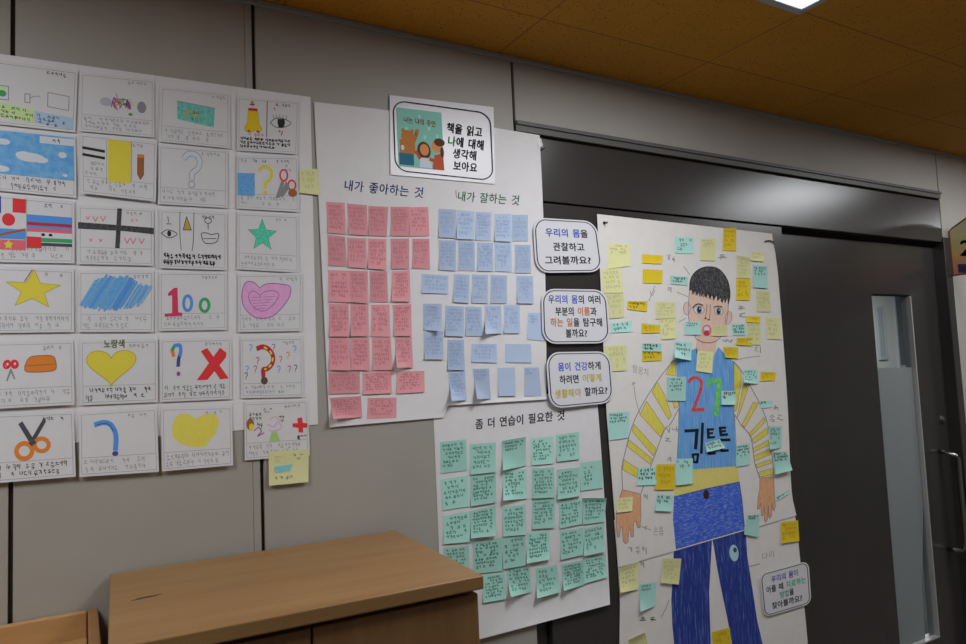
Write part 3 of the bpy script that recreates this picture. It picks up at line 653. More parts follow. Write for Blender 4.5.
def d_face(I):
    I.stroke([(30, 3), (30, 34), (32, 55)], .9, dgry).stroke([(51, 3), (50, 40), (48, 55)], .9, dgry)
    I.stroke([(2, 33), (12, 28), (26, 33), (14, 39), (2, 33)], 1, pens); I.ell(14, 33, 3, 4, pens); I.line([(12, 10), (13, 18)], 1, pens).line([(10, 20), (17, 20)], 1, pens)
    I.poly([(40, 12), (47, 27), (36, 27)], yeld); I.line([(40, 9), (47, 27), (35, 27)], 1, dgry, True)
    I.ring(72, 13, 5, 4, 1, pens).line([(72, 18), (72, 25)], 1, pens); I.stroke([(63, 38), (62, 31), (70, 30), (77, 32), (87, 30), (87, 37), (82, 43), (68, 44), (63, 38)], 1, pens); I.line([(65, 38), (84, 37)], .8, pens)
def d_star(I): star(I, 41, 31, 23, 10, teal_i, grn, 0, 1.05)
def d_ystar(I):
    star(I, 50, 27.5, 25, 10.5, yel, yeld, .05, 1.4); I.line([(49, 3), (40, 17)], 1.4, brn)
def d_scrib(I):
    mm = [skyp, blu, crayon('blue_scribble_pale', alb((110, 165, 212), 165), alb((140, 185, 222), 165), (200, 200, 200))]
    for i in range(44):
        t = i/43; x = 12+t*78; h = 46*(.55+.45*math.sin(math.pi*min(1, .12+t)))*rng.uniform(.8, 1.0); y = 28+6*t+rng.uniform(-3, 3)
        I.line([(x+h*.32, max(4, y-h/2)), (x-h*.32, min(56, y+h/2))], rng.uniform(1.6, 3.2), mm[rng.choice((0, 0, 0, 1, 2))])
def d_100(I):
    I.poly([(13, 29), (22, 22), (27, 22), (28, 55), (34, 56), (34, 60), (8, 61), (8, 57), (19, 56), (19, 32), (13, 33)], ink((170, 40, 75), 165)); I.ring(42, 43, 6, 10, 4.4, blu).ring(67, 46, 6.5, 8.5, 4.4, ink((40, 135, 85), 165))
def d_pheart(I):
    P = [(34, 20), (24, 12), (12, 12), (6, 26), (8, 44), (22, 58), (38, 62), (56, 58), (74, 42), (82, 28), (80, 18), (66, 15), (48, 14), (38, 17)]
    I.poly(smooth_pts(P+[P[0]]), purp); I.layer += 1; I._rib(smooth_pts(P+[P[0]])[:-1], 1.1, purl, True)
    I.stroke([(34, 30), (24, 24), (16, 30), (22, 44), (38, 52), (54, 44), (64, 30), (54, 24), (40, 26), (34, 32)], .9, purl)
    for i in range(5): I.line([(20+i, 33+i*4), (58-i*4, 32+i*4)], .5, purl)
def d_bread(I):
    scissors(I, 23, 33, 6.2, red, gry, math.pi); I.ell(19, 27, 3, 3.4, red).ell(28, 27, 3, 3.4, red).ell(19, 27, 1.4, 1.6, wht).ell(28, 27, 1.4, 1.6, wht); P = [(40, 30), (46, 20), (60, 18), (74, 19), (78, 26), (77, 36), (62, 38), (42, 37)]
    I.poly(smooth_pts(P+[P[0]]), oran); I.layer += 1; I._rib(smooth_pts(P+[P[0]])[:-1], 1, brn, True); I.line([(40, 30), (77, 29)], .8, brn)
def d_yheart(I):
    heart(I, 40, 32, 64, 46, yel, yeld, 1); I.text([('노랑색', ink((90, 95, 40), 165))], (30, 5.5), (58, 5.5), 10.5, .03)
def d_x(I):
    for i, m in enumerate((red, oran, grn, blu, blu, navy_i)):
        P = [(19, 22), (17, 15), (21, 9), (28, 9), (29, 17), (26, 26), (25, 35)]; I.stroke(P[max(0, i-1):i+2] if i < 6 else P, 4.6, m)
    I.line([(29, 17), (26, 26), (25.5, 34)], 4.4, navy_i).line([(29, 15), (28, 22)], 4.6, blu); I.ell(25.5, 45, 2.6, 3, purl)
    I.poly([(57, 17), (66, 13), (96, 53), (84, 54)], red); I.poly([(84, 13), (93, 20), (92, 26), (66, 54), (51, 54)], red)
def d_bigq(I):
    P = [(27, 15), (36, 13), (46, 17), (52, 26), (50, 36), (42, 42), (36, 43), (36, 50)]
    I.stroke(P, 6.6, redd)
    for a, c in zip(P[1:-2:1], P[2:-1:1]): I.line([lerp(a, c, .2), lerp(a, c, .6)], 2.6, yel)
    I.line([(36, 45), (36, 52)], 6, redd); I.ell(37.5, 57.5, 5.6, 5, ink((70, 60, 45), 165))
    for x, y, m in ((16, 14, blu), (27, 31, redd), (10, 42, blu), (8, 51, dgry), (23, 42, purl), (53, 14, purl), (64, 30, pinkr), (76, 25, oran), (87, 17, blu), (61, 43, blu), (78, 43, purl), (88, 42, dgry)): qmark(I, x, y, 9, m, 1.1)
def d_scis(I):
    I.poly([(32, 13), (37, 10), (50, 31), (45, 35)], dgry); I.poly([(63, 7), (66, 11), (52, 34), (47, 32)], dgry); I.ring(39, 45, 9.5, 9, 5.5, oran, 22, .2).ring(60, 39, 8.5, 7.5, 5, oran, 22, .2); I.poly([(44, 36), (50, 31), (54, 36), (48, 40)], dgry)
def d_hook(I):
    I.stroke([(21, 17), (30, 15), (39, 17), (45, 25), (47, 35), (46, 49)], 6.4, blu); I.stroke([(23, 17), (36, 16.5), (44, 26)], 1, navy_i); I.ell(45.5, 54, 4, 3, navy_i)
def d_yheart2(I): P = [(16,21),(23,11),(37,9.5),(49,15),(61,11),(75,11),(81,20),(76,36),(66,46),(62,52),(44,52),(26,46),(16,36)]; I.poly(smooth_pts(P+[P[0]])[:-1], crayon('yellow_heart_crayon', alb((208, 196, 70), 165), alb((216, 206, 95), 165), (120, 120, 120)))
def d_people(I):
    I.ell(9, 31, 6, 8, brn).ell(11, 35, 4, 5, yel); I.stroke([(15, 40), (22, 36), (26, 42), (20, 48), (30, 44)], 1.4, purl); I.stroke([(36, 32), (46, 36), (52, 30), (58, 38), (46, 42), (38, 40)], 1.4, ink((170, 130, 170), 165))
    I.stroke([(40, 26), (48, 22), (55, 28), (60, 30)], 1.3, ink((190, 150, 140), 165)); I.poly([(42, 44), (50, 44), (55, 57), (38, 57)], ink((130, 160, 90), 165)); I.scrib(6, 15, 30, 27, 2, dgry, .8, rng, 5, 1); I.scrib(52, 21, 70, 31, 2, dgry, .8, rng, 5, 1.1); I.scrib(18, 29, 34, 36, 1, dgry, .9, rng, 5, 1)
    I.scrib(28, 9, 44, 18, 2, penl, .6, rng, 5, .9); I.scrib(80, 50, 96, 57, 2, pens, .9, rng, 5, 1.2)
    I.poly([(83, 26), (90, 25), (91, 33), (98, 34), (98, 40), (91, 40), (91, 47), (84, 46), (84, 40), (75, 38), (75, 33), (83, 33)], red)
cards = [
 ('doodles', 'drawing card with a doodled square above green and blue tinted writing', [(-8,59),(77.9,70.4),(75.2,132.4),(-8,123.5)], d_notes, dict(txt=False, div=0, tdark=True)),
 ('creature', 'drawing card with a small purple scribbled creature', [(80.5,71.7),(154.4,79.6),(154.4,137.7),(79.2,131)], d_creature, dict(rows=3, dens=.7)),
 ('banknote', 'drawing card with a teal-green banknote', [(161,86),(229.7,93),(230.3,148.6),(159,141.5)], d_bank, dict()),
 ('nose_and_eye', 'drawing card with a yellow nose beside a black eye', [(237.2,96.1),(299.3,101),(297.3,154.3),(237.2,150.6)], d_nose, dict(rows=3, dens=2, m=pens, w=1.3, tdark=True, div=0)),
 ('clouds', 'drawing card of white clouds in a bright blue sky', [(-8,128),(75.5,136.5),(76.5,198),(-8,190)], d_sky, dict(m=dgry, w=.75, dens=1, title=False, div=0)),
 ('pencil_and_bars', 'drawing card with a yellow block, black bars and a brown pencil', [(80.5,133),(157,141.6),(155.8,201.6),(81.3,193)], d_pencils, dict(curl=.005)),
 ('question_mark', 'drawing card with a plain pencil outlined question mark', [(159,144.6),(227.7,149.6),(227.7,208),(158,204)], d_q, dict()),
 ('cup_and_scissors', 'drawing card with a blue block, yellow question mark and red-handled scissors', [(236.8,155.7),(298.3,156),(299,212),(237,208.5)], d_cup, dict(tdark=True)),
 ('flags', 'drawing card covered in hand-coloured flags', [(-8,193.5),(74.5,201.6),(74.5,263.4),(-8,262)], d_flags, dict(div=0, dens=.3, tdark=True)),
 ('charcoal_cross', 'drawing card with a thick charcoal cross and small red ticks', [(78,205),(153.7,208.6),(153.7,265.7),(78,264)], d_cross, dict()),
 ('eye_nose_mouth', 'drawing card split into an eye, a nose and a mouth', [(159.8,208.6),(226.9,212),(226.9,270.3),(159.8,268)], d_face, dict(rows=2, dens=2, m=pens, w=1.6, tdark=True, div=0)),
 ('star', 'drawing card with a teal-green star', [(237.3,212),(297.9,215),(299,272.7),(237.3,269.2)], d_star, dict(dens=.8)),
 ('star', 'drawing card with a big yellow star', [(-8,266),(74,269.2),(74,332),(-8,333)], d_ystar, dict()),
 ('scribble', 'drawing card filled with a blue crayon scribble', [(78.7,270.3),(153.7,270.3),(153.7,332),(78.7,332)], d_scrib, dict(dens=.3)),
 ('numerals', 'drawing card with 100 in red, blue and green', [(159.3,271.5),(226.9,271.5),(226.9,329.7),(159.3,331)], d_100, dict()),
 ('heart', 'drawing card with a purple heart', [(238,273.8),(302.5,272.7),(301.4,331),(238.5,332)], d_pheart, dict()),
 ('bread_and_scissors', 'drawing card with an orange bun and small red scissors', [(-8,342),(73.3,340),(74.6,404.6),(-8,409)], d_bread, dict(curl=.004)),
 ('heart', 'drawing card with an outlined yellow heart under a short title', [(80,340),(157.8,338.7),(157.8,402),(80.8,405.3)], d_yheart, dict(m=pens, w=.9, dens=1.2)),
 ('question_mark_and_cross', 'drawing card with a rainbow question mark and a red X', [(160,338.7),(231.4,337.4),(231.9,399),(160.4,402)], d_x, dict(m=dgry, w=.7, dens=1, div=0)),
 ('question_mark', 'drawing card with a big brown and yellow question mark among tiny ones', [(240.6,337.4),(302.6,336.2),(303.3,397),(241.3,398.2)], d_bigq, dict(rows=2, div=61)),
 ('scissors', 'drawing card with large orange-handled scissors', [(-8,414),(73.8,410.8),(75.8,476.6),(-8,483.5)], d_scis, dict(m=pens, w=.8, dens=1, tdark=True, curl=.006)),
 ('hook', 'drawing card with a thick blue hook and dot', [(79,412),(156.6,407),(159,471.7),(79.5,477)], d_hook, dict(curl=.006)),
 ('heart', 'drawing card with a soft plain yellow heart in the bottom row', [(161.2,407),(231.9,405.7),(233.1,465.2),(161.9,471.4)], d_yheart2, dict(dens=.8, curl=.006)),
 ('figures', 'drawing card with small figures and a red cross', [(244.3,402),(307.6,399.5),(310,455.3),(244.8,460.3)], d_people, dict(dens=.9)),
]
for dn_, lab, q, fn_, kw in cards: cap('card', dn_, lab, q, fn_, **kw)
lg = 'pale yellow notes beside the drawing cards'
note('lime', [(299.3,168.8),(318.8,168.8),(319,195),(299.3,192.6)], .0030, 'pale yellow sticky note on the right edge of the backing sheet', lg, rows=3, dens=.4, curl=.002)
o = note('lime', [(268.6,451.6),(308.8,448.6),(308.3,481.9),(269,485.8)], .0045, 'pale yellow sticky note hanging below the card with the red cross', lg, rows=0, curl=.004)
I = Ink(); I.poly([(14, 45), (60, 42), (52, 62), (16, 64)], ink((95, 160, 165), 165)); I.scrib(60, 12, 92, 34, 2, penl, 1.4, rng, 9, .7); I.scrib(12, 74, 92, 86, 1, penl, 1.4, rng, 9, .8); I.scrib(12, 12, 50, 34, 2, ink((170, 170, 110), 165), 1.4, rng, 9, .6)
qn = quadmap([(268.6,451.6),(308.8,448.6),(308.3,481.9),(269,485.8)])
I.build('drawing', o, lambda x, y, k: W(*qn(x/100, y/100), .0045+.0007+.004*max(0, y/100-.3)**2*2+k), .0006)
# ------------------------------------------------------------------ question cards (laminated, rounded)
lam = plain('laminated_card', (.82, .82, .87), .3, 0, .5)
def rounded(q, r, off, inset=0.0, n=6):
    """outline of a quad with rounded corners (r = fraction of the sides)"""
    qm = quadmap(q); P = []
    rx, ry = r; i = inset
    for cx_, cy_, a0 in ((1-rx, ry, -90), (1-rx, 1-ry, 0), (rx, 1-ry, 90), (rx, ry, 180)):
        for k in range(n+1):
            a = math.radians(a0+90*k/n); P.append((cx_+(rx-i)*math.cos(a), cy_+(ry-i)*math.sin(a)))
    return [qm(u, v) for u, v in P], P
def qcard(q, label, lines, off, tilt=0.0, r=(.2, .26), lw=.9):
    qm = quadmap(q)
    fn = lambda u, v: off+tilt*(1-u)
    outp, uv = rounded(q, r, off)
    th = .0008
    A = [W(x, y, fn(u, v)) for (x, y), (u, v) in zip(outp, uv)]; B = [W(x, y, fn(u, v)-th) for (x, y), (u, v) in zip(outp, uv)]
    n = len(A); Fc = [tuple(range(n))[::-1], tuple(range(n, 2*n))]+[(i, (i+1) % n, n+(i+1) % n, n+i) for i in range(n)]
    o = mesh('question_card', A+B, Fc, lam); tag(o, label, 'card', 'rounded question cards')
    mp = lambda x, y, k: W(*qm(x, y), fn(x, y)+k)
    I = Ink()
    for ins, w in ((.035, .016),):
        _, uv2 = rounded(q, r, off, ins); I.layer += 1; I._rib(uv2, w, pens, True)
    I.build('border_line', o, mp)
    I = Ink()
    for segs, u0, u1, v in lines: I.text(segs, (u0, v), (u1, v), .155, .03)
    I.build('lettering', o, mp)
    return o
K = pens; Bq = ink((70, 90, 190), 185); Oq = ink((215, 130, 60), 185); Yq = ink((190, 175, 70), 185); Gq = ink((60, 150, 125), 160)
qcard([(532.5,217.2),(596.5,221.2),(603.8,272),(535.8,273)], 'rounded question card, topmost of the three beside the blue notes',
      [([('우리의 몸', Bq), ('을', K)], .18, .84, .26), ([('관찰하고', K)], .28, .76, .52), ([('그려볼까요?', K)], .14, .86, .77)], .0085)
qcard([(541,288.6),(607,289.6),(611,343.2),(542.6,344)], 'rounded question card, middle of the three, with orange words',
      [([('우리의 몸', Bq), ('의 여러', K)], .10, .90, .19), ([('부분의 ', K), ('이름', Oq), ('과', K)], .20, .82, .41), ([('하는 일', Oq), ('을 탐구해', K)], .12, .90, .61), ([('볼까요?', K)], .34, .68, .81)], .0085)
qcard([(545.6,352.2),(610.4,351.2),(614.4,402.6),(549.6,409)], 'rounded question card, lowest of the three, with yellow words',
      [([('몸이 건강', Bq), ('하게', K)], .17, .84, .27), ([('하려면 ', K), ('어떻게', Yq)], .18, .84, .50), ([('생활해야', Yq), (' 할까요?', K)], .09, .93, .75)], .0095, .004)
qcard([(759.5,574),(808.6,560.6),(811.6,603.6),(764,617.6)], 'tilted rounded question card by the right trouser leg of the drawn child',
      [([('우리의 몸이', ink((75, 85, 140), 150))], .22, .78, .20), ([('아플 때 ', ink((45, 45, 50), 150)), ('치료하는', ink((60, 140, 115), 150))], .10, .92, .41), ([('방법', ink((60, 140, 115), 150)), ('을', ink((45, 45, 50), 150))], .36, .66, .60), ([('찾아볼까요?', ink((45, 45, 50), 150))], .18, .84, .80)], .006, r=(.14, .18))
# --- book card
q = [(389.6,95),(493.6,107),(495,184),(390.6,174.6)]
qb = quadmap(q); BO = .0048
o = sheet('book_card', qb, lambda u, v: BO+.0015*v, lam, 4, 4, .0006)
tag(o, 'laminated card with a picture book cover at the top of the large poster', 'card')
fb = lambda x, y, k: W(x, y, BO+.0016+k)
rq = [(393.2,100.2),(490.2,113.4),(493,180.6),(395.4,170.3)]
I = Ink(); P, _ = rounded(rq, (.13, .17), 0, 0, 8); I.layer += 1; I._rib(P, 1.2, K, True); I.build('border_line', o, fb)
cv = quadmap([(396.8,107.2),(441.4,112.6),(444.4,170.4),(398.8,166)])
fc = lambda x, y, k: W(*cv(x/100, y/130), BO+.0018+k)
I = Ink(); tq = ink((118, 172, 160), 185); sk = ink((190, 125, 75), 185); hr = ink((75, 50, 40), 185); rd = ink((165, 75, 50), 185); fur = ink((165, 105, 55), 185)
I.rect(0, 0, 100, 130, tq)
for x, y in ((70, 40), (88, 55), (20, 45), (60, 60), (50, 15)): I.ell(x, y, 3, 5, ink((140, 190, 175), 185), 10)
I.ell(22, 62, 15, 14, fur).rect(4, 70, 38, 100, fur).line([(32, 80), (42, 55), (44, 46)], 8, fur).ell(12, 50, 4, 5, fur).ell(32, 50, 4, 5, fur).ell(10, 88, 4, 6, wht).rect(2, 100, 34, 126, ink((40, 95, 120), 185))
I.ell(57, 90, 15, 20, hr).ell(58, 88, 10, 13, sk).poly([(46, 128), (48, 106), (70, 106), (74, 128)], wht).line([(47, 108), (40, 94)], 7, rd).line([(70, 108), (82, 112)], 8, rd)
I.ell(86, 78, 12, 14, sk).ell(92, 68, 12, 9, hr).poly([(74, 130), (80, 98), (98, 92), (100, 130)], rd).ell(97, 90, 4, 12, hr)
I.build('book_cover', o, fc)
I = Ink(); I.text([('나는 나의 주인', ink((150, 70, 60), 185))], (14, 25), (86, 28), 14, .02); I.build('book_title', o, fc, .0006)
I = Ink(); gq = ink((45, 150, 95), 185)
I.text([('책을 읽고', K)], (446.5, 127.4), (482.5, 132.6), 10, .03, (.08, -1)).text([('나', gq), ('에 대해', K)], (447.5, 140.6), (484.5, 145.6), 10, .03, (.08, -1))
I.text([('생각해', K)], (452.5, 153), (477, 156), 9.6, .03, (.08, -1)).text([('보아요', K)], (453, 165.4), (477.5, 168), 9.6, .03, (.08, -1))
I.build('lettering', o, fb)

# ------------------------------------------------------------------ life-size body drawing
UO, LO = .0036, .0014
bp = empty('body_poster', W(712, 690)); tag(bp, 'tall white poster with a life-size crayon drawing of a child', 'poster')
EL = [(597,214),(600.5,281),(606,407.5),(610.6,463.7),(615.5,526),(618,567.5)]; ER = [(771.8,233.5),(777,262),(782.5,330),(785.5,371),(788,410),(790,464),(792.5,505),(796.4,515.6)]
LL = [(614,520),(618,566),(620,599.5),(619.4,643.5),(619,745)]; LR = [(790,480),(797,528),(800.5,562),(804.5,609),(808,643.5),(813,715)]
s_ = sheet('upper_sheet', lambda u, v: lerp(poly_at(EL, v), poly_at(ER, v), u), lambda u, v: UO, warm, 8, 14, .0004, bp)
sheet('lower_sheet', lambda u, v: lerp(poly_at(LL, v), poly_at(LR, v), u), lambda u, v: LO, warm, 8, 8, .0004, bp)
R2 = 190
skin = crayon('skin_crayon', alb((222, 185, 165), R2), alb((230, 205, 190), R2), (150, 150, 60))
handc = crayon('hand_crayon', alb((212, 150, 105), 165), alb((222, 175, 140), 165), (200, 200, 50))
hairc = crayon('hair_crayon', (.022, .022, .026), (.16, .16, .17), (170, 170, 120), .42, .75)
shirt = crayon('shirt_crayon', alb((72, 140, 205), 180), alb((150, 190, 225), 180), (260, 260, 14), .40, .72)
ysl = crayon('yellow_sleeve_crayon', alb((205, 190, 35), 175), alb((218, 208, 110), 175), (200, 200, 40))
belt = crayon('belt_crayon', alb((190, 178, 90), 160), alb((205, 195, 120), 160), (150, 150, 60))
denim = crayon('trouser_crayon', alb((34, 62, 148), 150), alb((130, 155, 205), 150), (60, 60, 330), .46, .74)
denim2 = crayon('trouser_leg_crayon', alb((14, 28, 84), 132), alb((88, 108, 160), 132), (330, 330, 20), .52, .82)
U = pxmap(UO); Lm = pxmap(LO)
pl = plain('pencil_outline', alb((120, 115, 120), R2), .8)
# face and neck
I = Ink()
I.poly([(689.3,291),(688.4,308),(689,320),(694.5,336),(696.5,340),(696,354),(714.5,354),(717,341),(722.5,333),(727.2,318),(728.4,303),(722,280),(695,280)], skin)
I.ell(686.9,308.5,3.4,6.4, skin).ell(728.6,318,3.2,6.6, skin, rot=.15)
I.ring(686.9,308.5,3.4,6.4,.5,pl).ring(728.6,318,3.2,6.6,.5,pl,rot=.15)
I.stroke([(689.3,292),(688.4,308),(689,320),(694.5,336),(699,340.5),(707.4,342.7),(716.7,340.9),(722.5,333),(727.2,318),(728.6,303)], .6, pl)
I.stroke([(697.5,339.6),(702,342),(707.4,342.9),(712,342.5),(716.7,340.9)], .8, ink((130, 90, 80), R2))
I.build('face', bp, U)
I = Ink(); dk = plain('eye_black', (.02, .02, .025), .6); rdl = ink((175, 50, 70), R2)
I.ell(699,309.8,5.2,4, plain('eye_white', (.75, .76, .78), .6)).ell(718.8,311.2,4.4,3.8, plain('eye_white', (.75, .76, .78), .6))
I.ring(699,309.8,5.2,4,.5,pl).ring(718.8,311.2,4.4,3.8,.5,pl)
I.ell(699.3,309.8,2.7,4, ink((140, 140, 143), R2)).ell(718.7,311.3,2.4,3.8, ink((140, 140, 143), R2)).ell(699.2,309.8,2,3.2, dk).ell(718.6,311.3,1.8,3, dk).ell(699.8,308.6,.6,.8, wht).ell(719.1,310.2,.5,.7, wht)
I.stroke([(692.6,308),(695.5,305),(699,304),(703,305.4)], 1.2, dk).stroke([(713.8,307.2),(717.5,306.2),(722,306.8)], 1, dk)
nb_ = ink((125, 75, 55), R2)
I.stroke([(706.8,304),(706.4,312),(705.4,317.5)], .5, nb_).stroke([(710.4,304),(710,313),(709.6,318.5)], .5, nb_).ell(705.6,318.4,1.3,1, nb_).ell(708.8,319.6,1.3,1, nb_)
I.ell(706.8,330.4,4.2,5.4, ink((205, 130, 150), R2)).ell(706.6,328.6,2.6,2, wht).ell(706.6,333,2.8,2.6, rdl).ring(706.8,330.4,4.2,5.4,.5, rdl)
I.build('facial_features', bp, U, .0004)
I = Ink()
P = [(689.6,290.5),(690.4,281),(693,275),(698,270),(705,267.2),(712,267),(718.5,269),(724,274.5),(728,282),(729.8,291),(729.6,298),(728.2,304)]
fr_ = [(727.2,298),(725.5,303),(724.6,297.5),(722,303.8),(721.2,297.5),(717.5,301),(716.6,295.5),(713.4,300.5),(712.2,295.5),(709.5,299),(708,294.5),(705,297.6),(703.5,293.5),(701,296.8),(699.6,292.2),(697,295.6),(695.6,291),(693.4,294.4),(692.2,289.8)]
I.poly(P+fr_, hairc); I.stroke(P, 1, dk)
for x in range(10): I.line([(692+x*3.6, 289+x*.8), (692.5+x*3.6, 294.5+x*.9)], .7, dk)
I.build('hair', bp, U, .0007)
# shirt
I = Ink(); SH = [(675.6,358.6),(688,351.5),(696.4,348),(701,356),(707,363),(713.5,356),(718.4,347),(725,354),(733.6,361.4),(734.2,390),(734.6,415.7),(735.2,441.7),(737.4,468),(706,471),(676.4,476),(677.4,450),(678.6,433),(679,407),(677.2,379)]
I.poly(SH, shirt); I.line([(675.6,358.6),(677.2,379),(679,407),(678.6,433),(676.4,474)], .7, pl).line([(733.6,361.4),(734.6,415),(737,467)], .6, pl)
I.build('shirt', bp, U)
I = Ink(); r27 = crayon('red_marker', alb((175, 45, 60), 180), alb((195, 80, 90), 180), (120, 120, 120)); g27 = crayon('green_marker', alb((75, 170, 55), 180), alb((105, 185, 85), 180), (120, 120, 120))
I.stroke([(689,382),(691.5,378.6),(696.5,377.8),(700.8,381),(701.2,387),(698.5,396),(693.5,409.5)], 3.1, r27).line([(692.4,410),(703.4,409.4)], 3.6, r27)
I.line([(708.4,386),(709.4,380.6)], 3, g27).line([(709,380.6),(720.6,380.4)], 3.6, g27).line([(719.4,380.4),(716.2,415)], 4.2, g27)
I.build('shirt_number', bp, U, .0005)
I = Ink(); mk = plain('marker_black', (.012, .012, .016), .6)
I.line([(685.2,431),(698,430.2)], 3.1, mk).line([(697,430.4),(695.6,448.5)], 3.4, mk).line([(702.6,423.4),(701.4,453)], 2.7, mk).line([(692.8,454.6),(698.2,454.2),(697,462.3),(693.6,462)], 2.4, mk, True)
I.line([(707.4,429.6),(713.4,429.2)], 2.4, mk).line([(708,429.6),(708.6,438)], 2.7, mk).line([(708.2,433.4),(712.6,433)], 2.0, mk).line([(708.6,437.6),(714.4,437)], 2.1, mk).line([(706,444),(716.5,443.4)], 2.2, mk).line([(708.6,447),(708.8,453.8),(715.2,453.2)], 2.5, mk)
I.line([(719.4,428),(725.6,427.6)], 2.4, mk).line([(720,427.6),(721,435)], 2.7, mk).line([(720.4,431.4),(725.4,431)], 2.2, mk).line([(721,435),(727.4,434.4)], 2.7, mk).line([(721,440),(729.8,439.8)], 2.8, mk).line([(721.6,444),(721.4,450.8),(728,450.4)], 2.5, mk)
I.build('name_lettering', bp, U, .0006)
# sleeves
def sleeve(outline, stripes, edges):
    I = Ink(); I.poly(outline, crayon('sleeve_white', alb((205, 198, 195), R2), alb((198, 192, 190), R2), (60, 60, 60)))
    for s in stripes: I.poly(s, ysl); I.line(s, .45, pl, True)
    for e in edges: I.stroke(e, .75, pl)
    I.build('sleeve', bp, U, .0002)
LA = [(673.7,360),(657.4,380.9),(641,407),(631.3,428.7),(624.5,455),(621.9,468),(622.6,489.4),(641,493.2),(651.8,463.8),(657,450),(664,431),(670.4,424.3),(679,408),(677.2,379),(675.6,359.5)]
sleeve(LA, [[(671.4,361.5),(675.2,359.6),(676,376),(665.8,374.5)],[(652,392),(657,381.8),(664.5,394.7),(671.4,415.8),(668.6,419.5)],[(646.5,401),(640,414.6),(660.8,437.3),(664.5,427.5)],[(634,424.2),(632,431),(653.4,456),(656.2,448.8)],[(629,439.8),(627.3,446.6),(650.2,464.4),(652.4,459)],[(624,459.6),(622.5,469.6),(637,477.6),(638.4,469)],[(672.6,402.5),(678.6,401.5),(678,407),(674.5,408.5)]],
       [LA[0:5]+[(621.9,468),(622.6,489.4)], [(641,493.2),(651.8,463.8),(664,431),(670.4,424.3),(679,408)]])
RA = [(734,361.7),(741,370),(749,384),(759,402),(765.8,418),(770.7,441),(773.2,469.6),(773.8,476.4),(759.6,478),(754.6,462),(750.9,437.3),(741,424.8),(734.2,414)]
sleeve(RA, [[(734,362.5),(741,372),(741.2,383),(736.6,410),(734,412)],[(743.4,384),(749.2,385),(739.7,413.3),(736.8,418)],[(753.4,402),(758.6,403),(744.7,427.6),(741.8,425)],[(764.2,417.4),(765.5,421.4),(750.9,436.6),(749,433.5)],[(767,428),(768.2,434),(754,443.5),(752,439)],[(768.3,440),(769.8,444.7),(753.4,452),(752.6,448.6)],[(769.8,448.6),(771,454.4),(754.6,461),(753.4,456.4)],[(771,459.4),(771.6,463.2),(757.2,467.8),(755.8,464.8)],[(772.8,468),(773.6,474.6),(760,477),(758.6,472.4)]],
       [RA[0:8], [(759.6,478),(754.6,462),(750.9,437.3),(741,424.8),(734.2,414)]])
# hands
for P in ([(622.4,489.6),(618.6,500),(616,514),(616.6,530),(617.6,537),(619.6,537),(620.6,527),(622,528),(623.2,541),(625.6,544),(628,542),(629,530),(630.2,529),(631,537),(633.4,536.6),(633.8,522),(635.8,521.4),(637.6,528),(640,527.4),(641,516),(640.8,503),(640.8,494)],
          [(759.8,478),(773.8,476.6),(774.4,494),(775.4,507),(774,511),(772.4,509),(772,502),(771.4,516),(769.6,519),(768.4,516),(768.4,505),(767.4,520),(765.6,522.6),(764.4,520),(764.4,506),(763,516),(761.2,515.6),(760.8,503),(759.4,509),(757.4,509.4),(758,497),(759.8,490)]):
    I = Ink(); I.poly(P, handc); I.line(P, .5, pl, True)
    I.build('hand', bp, U, .0003)
I = Ink(); I.poly([(676,472),(694,469.5),(737.6,466),(739.2,481.6),(706,488.5),(674,496.5)], belt); I.build('shirt_hem', bp, U, .0004)
I = Ink(); I.poly([(674,496.6),(706,488.8),(739.2,481.8),(742,500),(744.4,529.6),(720,536.6),(700,542.4),(676,549.6),(673,520)], denim); I.line([(674,496.6),(706,488.8),(739.2,481.8),(742,500),(744.4,527)], .7, ink((30, 40, 90), 150)); I.ell(706.2,494.6,3,4.8, plain('button_brown', (.05, .02, .015), .6))
I.build('trouser_top', bp, U, .0003)
ol = ink((25, 35, 80), 128)
I = Ink(); P = [(674.6,540),(673,575),(671.6,600),(672.6,625),(675,650),(677.5,705),(711,700),(710.4,644),(708.8,592),(711.4,545),(711.8,530)]; I.poly(P, denim2); I.line(P, .6, ol, True); I.build('trouser_leg', bp, Lm)
I = Ink(); P = [(711,530),(714,546),(717.5,568),(721.5,589),(727,615),(732.5,644),(737,702),(770,690),(762.8,646),(757,621),(752,588),(747,556),(744.6,520)]; I.poly(P, denim2); I.line(P, .6, ol, True)
I.ell(734,553,4.6,8.4, ink((135, 165, 175), 128), rot=-.1).ell(735,550,1.8,2.6, dgry); I.build('trouser_leg', bp, Lm)
# pencil names and pointer lines
I = Ink()
def pt(s, a, b_, h=6): I.text([(s, pencil)], a, b_, h, -.012)
pt('팔꿈치', (632, 368), (649, 373), 8); pt('손톱', (653, 531), (664, 531), 9)
def ps(x0, y0, x1, y1, n, sk=0.0, rows=1): I.scrib(x0, y0, x1+1, y1, rows, pencil, .75, rng, (x1-x0)/n, 2.0, sk)
ps(625, 546, 646, 554, 3); ps(665, 253, 686, 261, 4, .62); ps(664, 286, 678, 294, 2); ps(736, 305, 745, 319, 1, 0, 2); ps(720, 338, 737, 345, 3); ps(752, 346, 770, 356, 2)
ps(770, 404, 784, 424, 2, 0, 2); ps(718, 254, 728, 261, 1); ps(641, 494, 653, 501, 2, -.3); ps(664, 426, 678, 446, 2, 0, 2); ps(665, 457, 677, 463, 2)
for P in ([(633.5,383),(636,400),(640,414)],[(651,530),(645,527.5),(639,526.5)],[(640.5,485),(642,478),(641,470)],[(649,301),(653,291),(655,286)],[(655,290),(652,296),(650,291)],[(677,292),(684,295),(688,297)],[(679,322),(686,318)],[(735.5,360),(745,358),(760,356)],[(683.5,266),(690,275)]): I.stroke(P, .5, pencil)
